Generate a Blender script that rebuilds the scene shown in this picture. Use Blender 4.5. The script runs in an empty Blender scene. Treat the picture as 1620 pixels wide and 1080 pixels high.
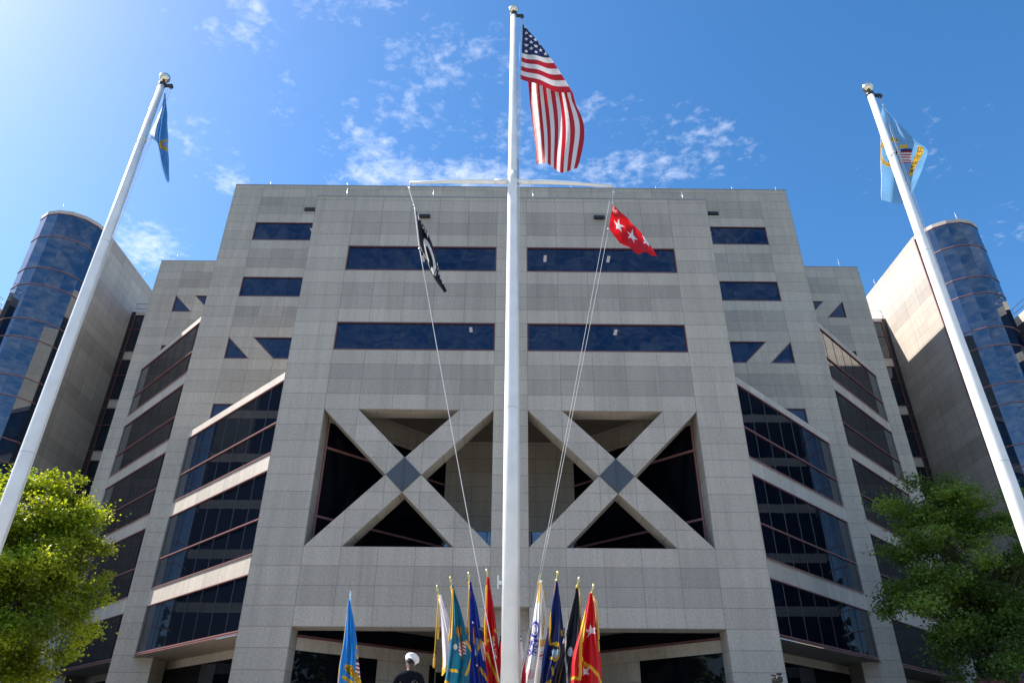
import bpy, bmesh, math, random
from mathutils import Vector, Matrix, noise as mnoise
random.seed(11)
C = bpy.context.scene.collection
SC = bpy.context.scene

# ------------------------------------------------------------------ camera
cd = bpy.data.cameras.new('camera'); cam = bpy.data.objects.new('camera', cd); C.objects.link(cam)
cd.lens = 25.266; cd.sensor_width = 36; cd.sensor_fit = 'HORIZONTAL'
cd.clip_start = 0.1; cd.clip_end = 5000
_R = Vector((0.999946, -0.00923, 0.004743)); _U = Vector((-0.008749, -0.5041, 0.863601)); _F = Vector((0.00558, 0.863596, 0.504153))
m = Matrix.Identity(4)
for i in range(3):
    m[i][0] = _R[i]; m[i][1] = _U[i]; m[i][2] = -_F[i]
m[0][3] = -0.1432; m[1][3] = 0.0; m[2][3] = 0.05
cam.matrix_world = m
SC.camera = cam

# ------------------------------------------------------------------ sun and sky
SUN_DIR = Vector((-1.0, 0.297, 1.10)).normalized()          # towards the sun: from the left, a little behind the facade
sd = bpy.data.lights.new('sun', 'SUN'); sun = bpy.data.objects.new('sun', sd); C.objects.link(sun)
sd.energy = 4.3; sd.angle = math.radians(0.53); sd.color = (1.0, 0.94, 0.86)
sun.rotation_euler = SUN_DIR.to_track_quat('Z', 'Y').to_euler()
SC.view_settings.view_transform = 'Standard'; SC.view_settings.look = 'None'
SC.view_settings.exposure = 1.10
SC.cycles.diffuse_bounces = 2; SC.view_settings.gamma = 1.0

W = bpy.data.worlds.new('World'); SC.world = W; W.use_nodes = True
nt = W.node_tree; N = nt.nodes; L = nt.links
for n in list(N): N.remove(n)
wo = N.new('ShaderNodeOutputWorld'); bg = N.new('ShaderNodeBackground'); bg.inputs['Strength'].default_value = 0.1
L.new(bg.outputs[0], wo.inputs[0])
sky = N.new('ShaderNodeTexSky'); sky.sky_type = 'NISHITA'; sky.sun_disc = False
sky.sun_elevation = math.asin(SUN_DIR.z)
sky.sun_rotation = math.atan2(SUN_DIR.x, SUN_DIR.y)
sky.air_density = 1.0; sky.dust_density = 0.62; sky.ozone_density = 1.6; sky.altitude = 50
def wn(t, **k):
    n = N.new(t)
    for a, v in k.items():
        if hasattr(n, a): setattr(n, a, v)
    return n
def wmath(op, a, b=None, clamp=False):
    n = N.new('ShaderNodeMath'); n.operation = op; n.use_clamp = clamp
    for i, v in enumerate((a, b)):
        if v is None: continue
        if isinstance(v, (int, float)): n.inputs[i].default_value = v
        else: L.new(v, n.inputs[i])
    return n.outputs[0]
tc = N.new('ShaderNodeTexCoord'); sep = N.new('ShaderNodeSeparateXYZ'); L.new(tc.outputs['Generated'], sep.inputs[0])
zz = wmath('MAXIMUM', sep.outputs[2], 0.06)
px = wmath('DIVIDE', sep.outputs[0], zz); py = wmath('DIVIDE', sep.outputs[1], zz)
cmb = N.new('ShaderNodeCombineXYZ'); L.new(px, cmb.inputs[0]); L.new(py, cmb.inputs[1])
def cnoise(scale, detail, rough, dist=0.0, sx=1.0, sy=1.0, rot=0.0, off=0.0):
    mp = N.new('ShaderNodeMapping'); mp.inputs['Scale'].default_value = (sx, sy, 1); mp.inputs['Rotation'].default_value = (0, 0, rot)
    mp.inputs['Location'].default_value = (off, off*0.7, off*0.3)
    L.new(cmb.outputs[0], mp.inputs[0])
    n = N.new('ShaderNodeTexNoise'); n.inputs['Scale'].default_value = scale; n.inputs['Detail'].default_value = detail
    n.inputs['Roughness'].default_value = rough; n.inputs['Distortion'].default_value = dist
    L.new(mp.outputs[0], n.inputs[0]); return n.outputs[0]
def blob(cx, cy, rx, ry, rot, amp):
    c, s = math.cos(rot), math.sin(rot)
    dx = wmath('SUBTRACT', px, cx); dy = wmath('SUBTRACT', py, cy)
    a = wmath('ADD', wmath('MULTIPLY', dx, c/rx), wmath('MULTIPLY', dy, s/rx))
    b = wmath('ADD', wmath('MULTIPLY', dx, -s/ry), wmath('MULTIPLY', dy, c/ry))
    r2 = wmath('ADD', wmath('MULTIPLY', a, a), wmath('MULTIPLY', b, b))
    return wmath('MULTIPLY', wmath('EXPONENT', wmath('MULTIPLY', r2, -1.0)), amp)
BL = [(-.405, .705, .045, .03, .3, .95), (-.33, .72, .05, .025, .3, .7), (-.385, .86, .035, .09, .35, .75), (-.31, .955, .05, .11, .6, .85),
      (-.24, 1.06, .13, .05, -.1, 1.0), (-.05, 1.07, .16, .055, 0, 1.05), (.18, 1.06, .13, .06, 0, .9), (-.83, 1.30, .09, .10, .5, 1.1),
      (-.56, 1.09, .06, .05, 0, 1.0), (-.10, .80, .16, .12, .2, .80), (-.45, .74, .10, .05, .3, .85), (-.27, .98, .10, .07, .6, .9), (.30, 1.04, .16, .06, .1, .9), (.36, .96, .14, .09, .3, .82), (.80, 1.0, .25, .20, .6, .58),
      (1.08, 1.2, .2, .25, .6, .66), (-.6, 1.0, .10, .12, .4, .75), (.05, .93, .22, .10, 0, .78), (-.20, .70, .20, .06, .1, .72), (-.17, .90, .12, .10, 0, .8), (.75, .75, .2, .15, .5, .5)]
tot = None
for b_ in BL:
    o = blob(b_[0], b_[1], b_[2]*1.5, b_[3]*1.6, b_[4], b_[5]); tot = o if tot is None else wmath('MAXIMUM', tot, o)
# behind the camera, where only the glass sees it: broad thin cloud
back = wmath('MULTIPLY', wmath('LESS_THAN', sep.outputs[1], 0.0), 0.90)
tot = wmath('MAXIMUM', tot, back)
n1 = cnoise(6.0, 10, .68, .25, 1.0, 1.3, .55); n2 = cnoise(30.0, 9, .64, .15, 1.0, 1.1, .5, 3.1)
dens = wmath('ADD', wmath('MULTIPLY', n1, .46), wmath('MULTIPLY', n2, .74))
dens = wmath('SUBTRACT', dens, wmath('SUBTRACT', 0.965, wmath('MULTIPLY', tot, .52)))
dens = wmath('POWER', wmath('MULTIPLY', dens, 2.7, True), 1.2)
dens = wmath("MULTIPLY", dens, .70)
hz = wmath('GREATER_THAN', sep.outputs[2], 0.05); dens = wmath('MULTIPLY', dens, hz)
mix = N.new('ShaderNodeMix'); mix.data_type = 'RGBA'; L.new(dens, mix.inputs[0])
hs = N.new('ShaderNodeHueSaturation'); hs.inputs['Saturation'].default_value = 1.30; hs.inputs['Hue'].default_value = .493; L.new(sky.outputs[0], hs.inputs['Color']); bl = N.new('ShaderNodeMix'); bl.data_type = 'RGBA'; bl.blend_type = 'MULTIPLY'; bl.inputs[0].default_value = 1; bl.inputs[7].default_value = (.97, .99, 1.10, 1)
L.new(hs.outputs[0], bl.inputs[6]); L.new(bl.outputs[2], mix.inputs[6])
mix.inputs[7].default_value = (6.0, 6.35, 7.2, 1)
L.new(mix.outputs[2], bg.inputs[0])

# ------------------------------------------------------------------ materials
def mat(name): 
    M = bpy.data.materials.new(name); M.use_nodes = True
    return M, M.node_tree, M.node_tree.nodes, M.node_tree.links, M.node_tree.nodes['Principled BSDF']
def simple(name, col, rough=.5, metal=0.0, noise_amt=.0, noise_scale=6.0, bump=0.0, spec=None):
    M, t, n, l, p = mat(name)
    p.inputs['Base Color'].default_value = (*col, 1); p.inputs['Roughness'].default_value = rough; p.inputs['Metallic'].default_value = metal
    if spec is not None: p.inputs['Specular IOR Level'].default_value = spec
    if noise_amt:
        g = n.new('ShaderNodeTexCoord'); q = n.new('ShaderNodeTexNoise'); q.inputs['Scale'].default_value = noise_scale; q.inputs['Detail'].default_value = 6
        l.new(g.outputs['Object'], q.inputs[0])
        r = n.new('ShaderNodeMapRange'); r.inputs[1].default_value = .3; r.inputs[2].default_value = .7; r.inputs[3].default_value = 1-noise_amt; r.inputs[4].default_value = 1+noise_amt
        l.new(q.outputs[0], r.inputs[0])
        x = n.new('ShaderNodeMix'); x.data_type = 'RGBA'; x.blend_type = 'MULTIPLY'; x.inputs[0].default_value = 1
        x.inputs[6].default_value = (*col, 1); l.new(r.outputs[0], x.inputs[7]); l.new(x.outputs[2], p.inputs['Base Color'])
        if bump:
            b = n.new('ShaderNodeBump'); b.inputs['Strength'].default_value = bump; b.inputs['Distance'].default_value = .02
            l.new(q.outputs[0], b.inputs['Height']); l.new(b.outputs[0], p.inputs['Normal'])
    return M
def stone_material(name, light, dark):
    M, t, n, l, p = mat(name)
    def ma(op, a, b=None, c=None):
        q = n.new('ShaderNodeMath'); q.operation = op
        for i, v in enumerate((a, b, c)):
            if v is None: continue
            if isinstance(v, (int, float)): q.inputs[i].default_value = v
            else: l.new(v, q.inputs[i])
        return q.outputs[0]
    uv = n.new('ShaderNodeUVMap'); s = n.new('ShaderNodeSeparateXYZ'); l.new(uv.outputs[0], s.inputs[0])
    u, v = s.outputs[0], s.outputs[1]
    zone = n.new('ShaderNodeAttribute'); zone.attribute_name = 'zone'
    fu, fv = ma('FRACT', u), ma('FRACT', v)
    ju = ma('GREATER_THAN', ma('ABSOLUTE', ma('SUBTRACT', fu, .5)), .5-.0075)
    jv = ma('GREATER_THAN', ma('ABSOLUTE', ma('SUBTRACT', fv, .5)), .5-.0165)
    joint = ma('MAXIMUM', ju, jv)
    k = ma('FLOORED_MODULO', ma('FLOOR', v), 6.0)
    isd = ma('MULTIPLY', ma('MULTIPLY', ma('GREATER_THAN', k, .5), ma('LESS_THAN', k, 2.5)), zone.outputs['Fac'])
    c = n.new('ShaderNodeCombineXYZ'); l.new(ma('FLOOR', u), c.inputs[0]); l.new(ma('FLOOR', v), c.inputs[1])
    oi = n.new('ShaderNodeObjectInfo'); l.new(oi.outputs['Random'], c.inputs[2])
    wn_ = n.new('ShaderNodeTexWhiteNoise'); wn_.noise_dimensions = '3D'; l.new(c.outputs[0], wn_.inputs[0])
    geo = n.new('ShaderNodeNewGeometry')
    sp = n.new('ShaderNodeTexNoise'); sp.inputs['Scale'].default_value = 11; sp.inputs['Detail'].default_value = 4; sp.inputs['Roughness'].default_value = .75; l.new(geo.outputs['Position'], sp.inputs[0])
    mp = n.new('ShaderNodeMapping'); mp.inputs['Scale'].default_value = (1.2, 1.2, .10); l.new(geo.outputs['Position'], mp.inputs[0])
    st = n.new('ShaderNodeTexNoise'); st.inputs['Scale'].default_value = 1.6; st.inputs['Detail'].default_value = 8; st.inputs['Roughness'].default_value = .68; l.new(mp.outputs[0], st.inputs[0])
    big = n.new('ShaderNodeTexNoise'); big.inputs['Scale'].default_value = .12; big.inputs['Detail'].default_value = 3; l.new(geo.outputs['Position'], big.inputs[0])
    f = ma('ADD', .48, ma('MULTIPLY', sp.outputs[0], .86))
    f = ma('MULTIPLY', f, ma('ADD', .92, ma('MULTIPLY', wn_.outputs[0], .16)))
    f = ma('MULTIPLY', f, ma('ADD', .74, ma('MULTIPLY', st.outputs[0], .52)))
    mp2 = n.new('ShaderNodeMapping'); mp2.inputs['Scale'].default_value = (5.5, 5.5, .22); l.new(geo.outputs['Position'], mp2.inputs[0])
    s2 = n.new('ShaderNodeTexNoise'); s2.inputs['Scale'].default_value = 1.0; s2.inputs['Detail'].default_value = 3; l.new(mp2.outputs[0], s2.inputs[0])
    rr = n.new('ShaderNodeMapRange'); rr.inputs[1].default_value = .56; rr.inputs[2].default_value = .76; rr.inputs[3].default_value = 1.0; rr.inputs[4].default_value = .88; l.new(s2.outputs[0], rr.inputs[0])
    f = ma('MULTIPLY', f, rr.outputs[0])
    f = ma('MULTIPLY', f, ma('ADD', .90, ma('MULTIPLY', big.outputs[0], .20)))
    mx = n.new('ShaderNodeMix'); mx.data_type = 'RGBA'; l.new(isd, mx.inputs[0]); mx.inputs[6].default_value = (*light, 1); mx.inputs[7].default_value = (*dark, 1)
    tint = n.new('ShaderNodeMix'); tint.data_type = 'RGBA'; tint.blend_type = 'MULTIPLY'; tint.inputs[0].default_value = 1; l.new(mx.outputs[2], tint.inputs[6]); l.new(f, tint.inputs[7])
    jm = n.new('ShaderNodeMix'); jm.data_type = 'RGBA'; l.new(ma('MULTIPLY', joint, .56), jm.inputs[0]); l.new(tint.outputs[2], jm.inputs[6]); jm.inputs[7].default_value = (.10, .085, .07, 1)
    l.new(jm.outputs[2], p.inputs['Base Color'])
    p.inputs['Roughness'].default_value = .62
    b = n.new('ShaderNodeBump'); b.inputs['Strength'].default_value = .35; b.inputs['Distance'].default_value = .01
    l.new(ma('SUBTRACT', sp.outputs[0], ma('MULTIPLY', joint, 1.0)), b.inputs['Height']); l.new(b.outputs[0], p.inputs['Normal'])
    return M
def glass_material(name, col, f0ior, transp=0.0, tint=(.8, .88, 1.0), wav=.012):
    M, t, n, l, p = mat(name)
    p.inputs['Base Color'].default_value = (*col, 1); p.inputs['Roughness'].default_value = .015
    p.inputs['IOR'].default_value = f0ior; p.inputs['Specular Tint'].default_value = (*tint, 1)
    g = n.new('ShaderNodeNewGeometry'); q = n.new('ShaderNodeTexNoise'); q.inputs['Scale'].default_value = .55; q.inputs['Detail'].default_value = 2
    l.new(g.outputs['Position'], q.inputs[0])
    b = n.new('ShaderNodeBump'); b.inputs['Strength'].default_value = 1; b.inputs['Distance'].default_value = wav; l.new(q.outputs[0], b.inputs['Height']); l.new(b.outputs[0], p.inputs['Normal'])
    if transp:
        tr = n.new('ShaderNodeBsdfTransparent'); tr.inputs[0].default_value = (.42, .46, .55, 1)
        ms = n.new('ShaderNodeMixShader'); ms.inputs[0].default_value = transp
        l.new(p.outputs[0], ms.inputs[1]); l.new(tr.outputs[0], ms.inputs[2]); l.new(ms.outputs[0], n['Material Output'].inputs[0])
    return M
STONE = stone_material('granite', (.465, .406, .336), (.385, .337, .281))
STONEW = stone_material('granite_wing', (.51, .45, .38), (.44, .385, .325))
SPAN = stone_material('granite_spandrel', (.56, .485, .405), (.56, .485, .405))
GLASS = glass_material('blue_tinted_glass', (.003, .007, .022), 1.95, 0.30, (.50, .70, 1.0))
GLASSB = glass_material('dark_bay_glass', (.004, .006, .012), 1.80, 0.0, (.70, .84, 1.0), .002)
GLASSD = glass_material('drum_glass', (.004, .008, .020), 2.35, 0.0, (.70, .84, 1.0), .002)
GLASSE = glass_material('entrance_glass', (.003, .004, .007), 1.30, 0.0, (.6, .65, .7), .004)
FRAME = simple('dark_red_frame', (.115, .042, .045), .45)
FRAMEP = simple('rose_frame', (.27, .12, .115), .5)
MULL = simple('mullion_metal', (.10, .10, .105), .45, .3)
DARKM = simple('black_gasket', (.012, .012, .014), .5)
ROOM = simple('room_interior', (.05, .055, .065), .9)
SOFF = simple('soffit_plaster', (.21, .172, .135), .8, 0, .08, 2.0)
COPE = simple('coping_metal', (.30, .30, .30), .5, .3)
ROOFM = simple('roof_membrane', (.10, .095, .09), .9)
WHITEP = simple('white_pole_paint', (.78, .78, .76), .33, 0, .07, 2.6)
GOLDB = simple('gold_ball', (.74, .70, .60), .2, 1.0)
BLACKM = simple('black_metal', (.015, .015, .016), .4)
STEEL = simple('steel', (.55, .55, .56), .25, 1.0)
ROPE = simple('white_rope', (.66, .64, .60), .8)
PANEL = simple('blue_grey_metal_panel', (.058, .070, .088), .6, .0)
RODM = simple('lightning_rod_metal', (.75, .75, .76), .3, .4)
BRICK = simple('dark_red_brick', (.16, .045, .045), .8, 0, .25, 3.0)
def emis(name, col, s):
    M, t, n, l, p = mat(name); p.inputs['Base Color'].default_value = (*col, 1)
    p.inputs['Emission Color'].default_value = (*col, 1); p.inputs['Emission Strength'].default_value = s; return M
LAMP = emis('lit_ceiling_panel', (1.0, .86, .68), 1.0)

# ------------------------------------------------------------------ mesh helpers
class MB:
    def __init__(s): s.v = []; s.f = []; s.uv = []; s.z = []; s.mi = []; s.col = []; s.smooth = []
    def face(s, pts, uv=None, zone=0.0, mi=0, col=None, smooth=False):
        b = len(s.v); s.v += [tuple(p) for p in pts]; s.f.append(tuple(range(b, b+len(pts))))
        s.uv.append(uv or [(0.5, 0.5)]*len(pts)); s.z.append(zone); s.mi.append(mi); s.col.append(col); s.smooth.append(smooth); s.mark()
    def faces_i(s, verts, faces, smooth=True, mi=0):
        b = len(s.v); s.v += [tuple(p) for p in verts]
        for f in faces:
            s.f.append(tuple(b+i for i in f)); s.uv.append([(0.5, 0.5)]*len(f)); s.z.append(0.0); s.mi.append(mi); s.col.append(None); s.smooth.append(smooth)
        s.mark()
    def box(s, x0, x1, y0, y1, z0, z1, mi=0):
        v = [(x, y, z) for z in (z0, z1) for y in (y0, y1) for x in (x0, x1)]
        s.faces_i(v, [(0, 2, 3, 1), (4, 5, 7, 6), (0, 1, 5, 4), (2, 6, 7, 3), (0, 4, 6, 2), (1, 3, 7, 5)], False, mi)
    def bar(s, p0, p1, w, d, up=(0, 0, 1), mi=0):
        p0 = Vector(p0); p1 = Vector(p1); t = (p1-p0).normalized(); u = Vector(up)
        if abs(t.dot(u)) > .95: u = Vector((1, 0, 0))
        a = t.cross(u).normalized(); b = a.cross(t).normalized()
        v = []
        for p in (p0, p1):
            for i, j in ((-1, -1), (1, -1), (1, 1), (-1, 1)): v.append(p + a*(i*d/2) + b*(j*w/2))
        s.faces_i(v, [(0, 1, 2, 3), (4, 7, 6, 5), (0, 4, 5, 1), (1, 5, 6, 2), (2, 6, 7, 3), (3, 7, 4, 0)], False, mi)
    def tube(s, pts, radii, n=10, caps=True, mi=0, smooth=True):
        pts = [Vector(p) for p in pts]
        if isinstance(radii, (int, float)): radii = [radii]*len(pts)
        v = []; a = None
        for i, p in enumerate(pts):
            t = (pts[min(i+1, len(pts)-1)] - pts[max(i-1, 0)]).normalized()
            if a is None:
                a = t.cross(Vector((0, 0, 1)))
                if a.length < .05: a = Vector((1, 0, 0))
            a = (a - t*a.dot(t)).normalized(); b = t.cross(a)
            for k in range(n):
                th = 2*math.pi*k/n; v.append(p + (a*math.cos(th) + b*math.sin(th))*radii[i])
        f = []
        for i in range(len(pts)-1):
            for k in range(n):
                f.append((i*n+k, i*n+(k+1) % n, (i+1)*n+(k+1) % n, (i+1)*n+k))
        if caps: f.append(tuple(range(n-1, -1, -1))); f.append(tuple((len(pts)-1)*n+k for k in range(n)))
        s.faces_i(v, f, smooth, mi)
    def lathe(s, c, prof, n=20, axis=None, mi=0):
        c = Vector(c); q = Vector(axis or (0, 0, 1)).normalized().to_track_quat('Z', 'Y')
        v = []
        for r, z in prof:
            for k in range(n):
                th = 2*math.pi*k/n; v.append(c + q @ Vector((r*math.cos(th), r*math.sin(th), z)))
        f = []
        for i in range(len(prof)-1):
            for k in range(n): f.append((i*n+k, i*n+(k+1) % n, (i+1)*n+(k+1) % n, (i+1)*n+k))
        f.append(tuple(range(n-1, -1, -1))); f.append(tuple((len(prof)-1)*n+k for k in range(n)))
        s.faces_i(v, f, True, mi)
    def sphere(s, c, r, n=20, sq=1.0, mi=0):
        s.lathe(c, [(max(1e-4, r*math.sin(math.pi*i/(n//2))), -r*sq*math.cos(math.pi*i/(n//2))) for i in range(n//2+1)], n, None, mi)
    def mark(s): s.cuts = getattr(s, 'cuts', [0]); s.cuts.append(len(s.f))
    def build_each(s, name, mats, parent=None):
        cuts = sorted(set(getattr(s, 'cuts', [0]) + [len(s.f)])); out = None
        for i0, i1 in zip(cuts, cuts[1:]):
            q = MB(); used = sorted({v for f in s.f[i0:i1] for v in f}); mp = {v: k for k, v in enumerate(used)}
            q.v = [s.v[v] for v in used]; q.f = [tuple(mp[v] for v in f) for f in s.f[i0:i1]]
            q.uv = s.uv[i0:i1]; q.z = s.z[i0:i1]; q.mi = s.mi[i0:i1]; q.col = s.col[i0:i1]; q.smooth = s.smooth[i0:i1]
            out = q.build(name, mats, parent) or out
        return out
    def build(s, name, mats, parent=None, merge=False):
        me = bpy.data.meshes.new(name)
        o = Vector((0, 0, 0))
        if parent is not None:
            q = parent
            while q is not None: o = o + q.location; q = q.parent
        me.from_pydata([(p[0]-o.x, p[1]-o.y, p[2]-o.z) for p in s.v], [], s.f)
        if not isinstance(mats, (list, tuple)): mats = [mats]
        for M in mats: me.materials.append(M)
        uvl = me.uv_layers.new(name='UVMap'); flat = []
        for u in s.uv:
            for a in u: flat += [a[0], a[1]]
        uvl.data.foreach_set('uv', flat)
        me.polygons.foreach_set('material_index', s.mi); me.polygons.foreach_set('use_smooth', s.smooth)
        if any(s.z):
            a = me.attributes.new('zone', 'FLOAT', 'FACE'); a.data.foreach_set('value', s.z)
        if any(c is not None for c in s.col):
            a = me.attributes.new('paint', 'FLOAT_COLOR', 'FACE'); fl = []
            for c in s.col: fl += [*(c or (1, 1, 1)), 1.0]
            a.data.foreach_set('color', fl)
        me.update()
        ob = bpy.data.objects.new(name, me); C.objects.link(ob)
        if parent is not None: ob.parent = parent
        return ob
def thing(name, label, cat, loc=(0, 0, 0), group=None):
    o = bpy.data.objects.new(name, None); C.objects.link(o); o.location = loc; o.empty_display_size = .3
    o['label'] = label; o['category'] = cat
    if group: o['group'] = group
    return o
def tag(o, label, cat, group=None):
    o['label'] = label; o['category'] = cat
    if group: o['group'] = group
    return o
def struct(o, kind='structure'): o['kind'] = kind; return o
# ------------------------------------------------------------------ the building's grid (metres; one course = CO, one panel = PW)
CO = 0.7529; PW = 1.4945; ZS = 4.4277
def LV(k): return ZS + k*CO
Y1, Y2, Y3, YC = 29.0, 38.2, 47.2, 54.0
W1, WP, WB = 10.241, 0.763, 8.235
WM, W2 = 17.31, 19.32
WT, W3 = 26.25, 28.23
XW = 33.45
KB = 19.93                               # glazed bays stand on the line Y = |x| + KB
def vv(z): return (z-ZS)/CO

def wall(mb, y, x0, x1, z0, z1, uf, zone=0.0):
    mb.face([(x0, y, z0), (x1, y, z0), (x1, y, z1), (x0, y, z1)], [(uf(x0), vv(z0)), (uf(x1), vv(z0)), (uf(x1), vv(z1)), (uf(x0), vv(z1))], zone)
def poly(mb, y, pts, uf, zone=0.0):
    a = sum(pts[i][0]*pts[(i+1) % len(pts)][1]-pts[(i+1) % len(pts)][0]*pts[i][1] for i in range(len(pts)))
    if a < 0: pts = pts[::-1]
    mb.face([(x, y, z) for x, z in pts], [(uf(x), vv(z)) for x, z in pts], zone)
def side(mb, x, ya, yb, z0, z1, face, zone=0.0, pw=PW, y0=None):      # a wall in the depth direction; face = +1 looks to +x
    y0 = ya if y0 is None else y0
    q = [(x, ya, z0), (x, yb, z0), (x, yb, z1), (x, ya, z1)]
    uu = [((p[1]-y0)/pw, vv(p[2])) for p in q]
    if face < 0: q = q[::-1]; uu = uu[::-1]
    mb.face(q, uu, zone)
def flat(mb, x0, x1, ya, yb, z, up=True, zone=0.0):
    q = [(x0, ya, z), (x1, ya, z), (x1, yb, z), (x0, yb, z)]
    uu = [(p[0]/PW, .5) for p in q]
    if not up: q = q[::-1]; uu = uu[::-1]
    mb.face(q, uu, zone)
def inset(pts, d):
    a = sum(pts[i][0]*pts[(i+1) % len(pts)][1]-pts[(i+1) % len(pts)][0]*pts[i][1] for i in range(len(pts)))
    if a < 0: pts = pts[::-1]
    n = len(pts); out = []
    for i in range(n):
        p0, p1, p2 = Vector(pts[i-1]), Vector(pts[i]), Vector(pts[(i+1) % n])
        e1 = (p1-p0).normalized(); e2 = (p2-p1).normalized(); n1 = Vector((-e1.y, e1.x)); n2 = Vector((-e2.y, e2.x))
        b = (n1+n2); b = b/(1+n1.dot(n2)); out.append(tuple(p1+b*d))
    return pts, out
def window(parent, y, pts, mulls=(), room=False, lamps=(), glass=None):
    """a flush window in a wall facing the camera: red frame, glass pane, and (where lamps show through) the room behind"""
    pts, ins = inset(list(pts), .055)
    fr = MB(); n = len(pts)
    for i in range(n):
        j = (i+1) % n
        fr.face([(pts[i][0], y-.012, pts[i][1]), (pts[j][0], y-.012, pts[j][1]), (ins[j][0], y-.012, ins[j][1]), (ins[i][0], y-.012, ins[i][1])])
        fr.face([(ins[i][0], y-.012, ins[i][1]), (ins[j][0], y-.012, ins[j][1]), (ins[j][0], y+.09, ins[j][1]), (ins[i][0], y+.09, ins[i][1])])
        fr.face([(pts[j][0], y-.012, pts[j][1]), (pts[i][0], y-.012, pts[i][1]), (pts[i][0], y+.03, pts[i][1]), (pts[j][0], y+.03, pts[j][1])])
    w = fr.build('window', FRAME, parent)
    p = MB(); p.face([(a, y+.06, b) for a, b in ins])
    p.build('pane', glass or GLASS, w)
    if mulls:
        g = MB()
        for x in mulls:
            zs_ = [b for a, b in ins]; g.box(x-.012, x+.012, y+.045, y+.058, min(zs_)+.002, max(zs_)-.002)
        g.build_each('mullion', DARKM, w)
    if room:
        xs = [a for a, b in ins]; zs_ = [b for a, b in ins]; x0, x1, z0, z1 = min(xs)-.3, max(xs)+.3, min(zs_)-.9, max(zs_)+.25
        r = MB()
        r.face([(x0, y+3, z0), (x1, y+3, z0), (x1, y+3, z1), (x0, y+3, z1)])
        r.face([(x0, y+.12, z1), (x0, y+3, z1), (x1, y+3, z1), (x1, y+.12, z1)])
        r.face([(x0, y+.12, z0), (x1, y+.12, z0), (x1, y+3, z0), (x0, y+3, z0)])
        r.face([(x0, y+.12, z0), (x0, y+3, z0), (x0, y+3, z1), (x0, y+.12, z1)])
        r.face([(x1, y+3, z0), (x1, y+.12, z0), (x1, y+.12, z1), (x1, y+3, z1)])
        r.build('room', ROOM, w)
        for lx, ly, ln in lamps:
            q = MB(); q.box(lx-.075, lx+.075, y+ly, y+ly+ln*.55, z1-.06, z1-.01)
            q.build('ceiling_light', LAMP, w)
    return w

OB = thing('office_building', 'grey granite office building with stepped facade, crossed stone braces and slanted glass bays', 'building', (0, Y1, 0))

# ---- front bay
ufz = lambda s: (lambda x: (abs(x)-WP)/PW if s > 0 else -(abs(x)-WP)/PW + 20)
ufp = lambda x: 40.0 + (abs(x)-WB)/(W1-WB)
ufc = lambda x: 60.0 + (x+WP)/(2*WP)
TOP1 = LV(28.31)
fb = MB()
for s in (-1, 1):
    a, b = sorted((s*WB, s*W1)); wall(fb, Y1, a, b, 0, TOP1, ufp)
    z_ = lambda z0, z1: wall(fb, Y1, *sorted((s*WP, s*WB)), LV(z0), LV(z1) if z1 < 28.3 else TOP1, ufz(s), 1.0)
    z_(0, 4); z_(12, 16); z_(18, 22); z_(24, 28.31)
    # jambs and reveal of the brace opening, entrance jamb
    side(fb, s*WB, Y1, Y1+.95, LV(4), LV(12), -s); side(fb, s*WP, Y1, Y1+.95, LV(4), LV(12), s)
    side(fb, s*WB, Y1, Y1+1.0, 0, LV(0), -s)
    side(fb, s*W1, Y1, Y2, 0, TOP1, s, 0, 1.84)
    flat(fb, *sorted((s*WP, s*WB)), Y1, Y1+.95, LV(12), False)
wall(fb, Y1, -WP, WP, LV(1), TOP1, ufc)
wall(fb, Y1+.62, -WP, WP, 0, LV(1), ufc); flat(fb, -WP, WP, Y1, Y1+.62, LV(1), False)
for s in (-1, 1):
    side(fb, s*WP, Y1, Y1+.62, LV(0), LV(1), -s); side(fb, s*WP, Y1+.62, Y1+1.0, 0, LV(0), s)
    flat(fb, *sorted((s*WP, s*WB)), Y1, Y1+1.0, LV(0), False)
flat(fb, -W1, W1, Y1, Y2, TOP1-.02)
FB = fb.build('front_bay', STONE, OB)
cp = MB(); cp.box(-W1-.02, W1+.02, Y1-.025, Y1+.4, TOP1, TOP1+.07); cp.build('coping', COPE, FB)

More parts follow.
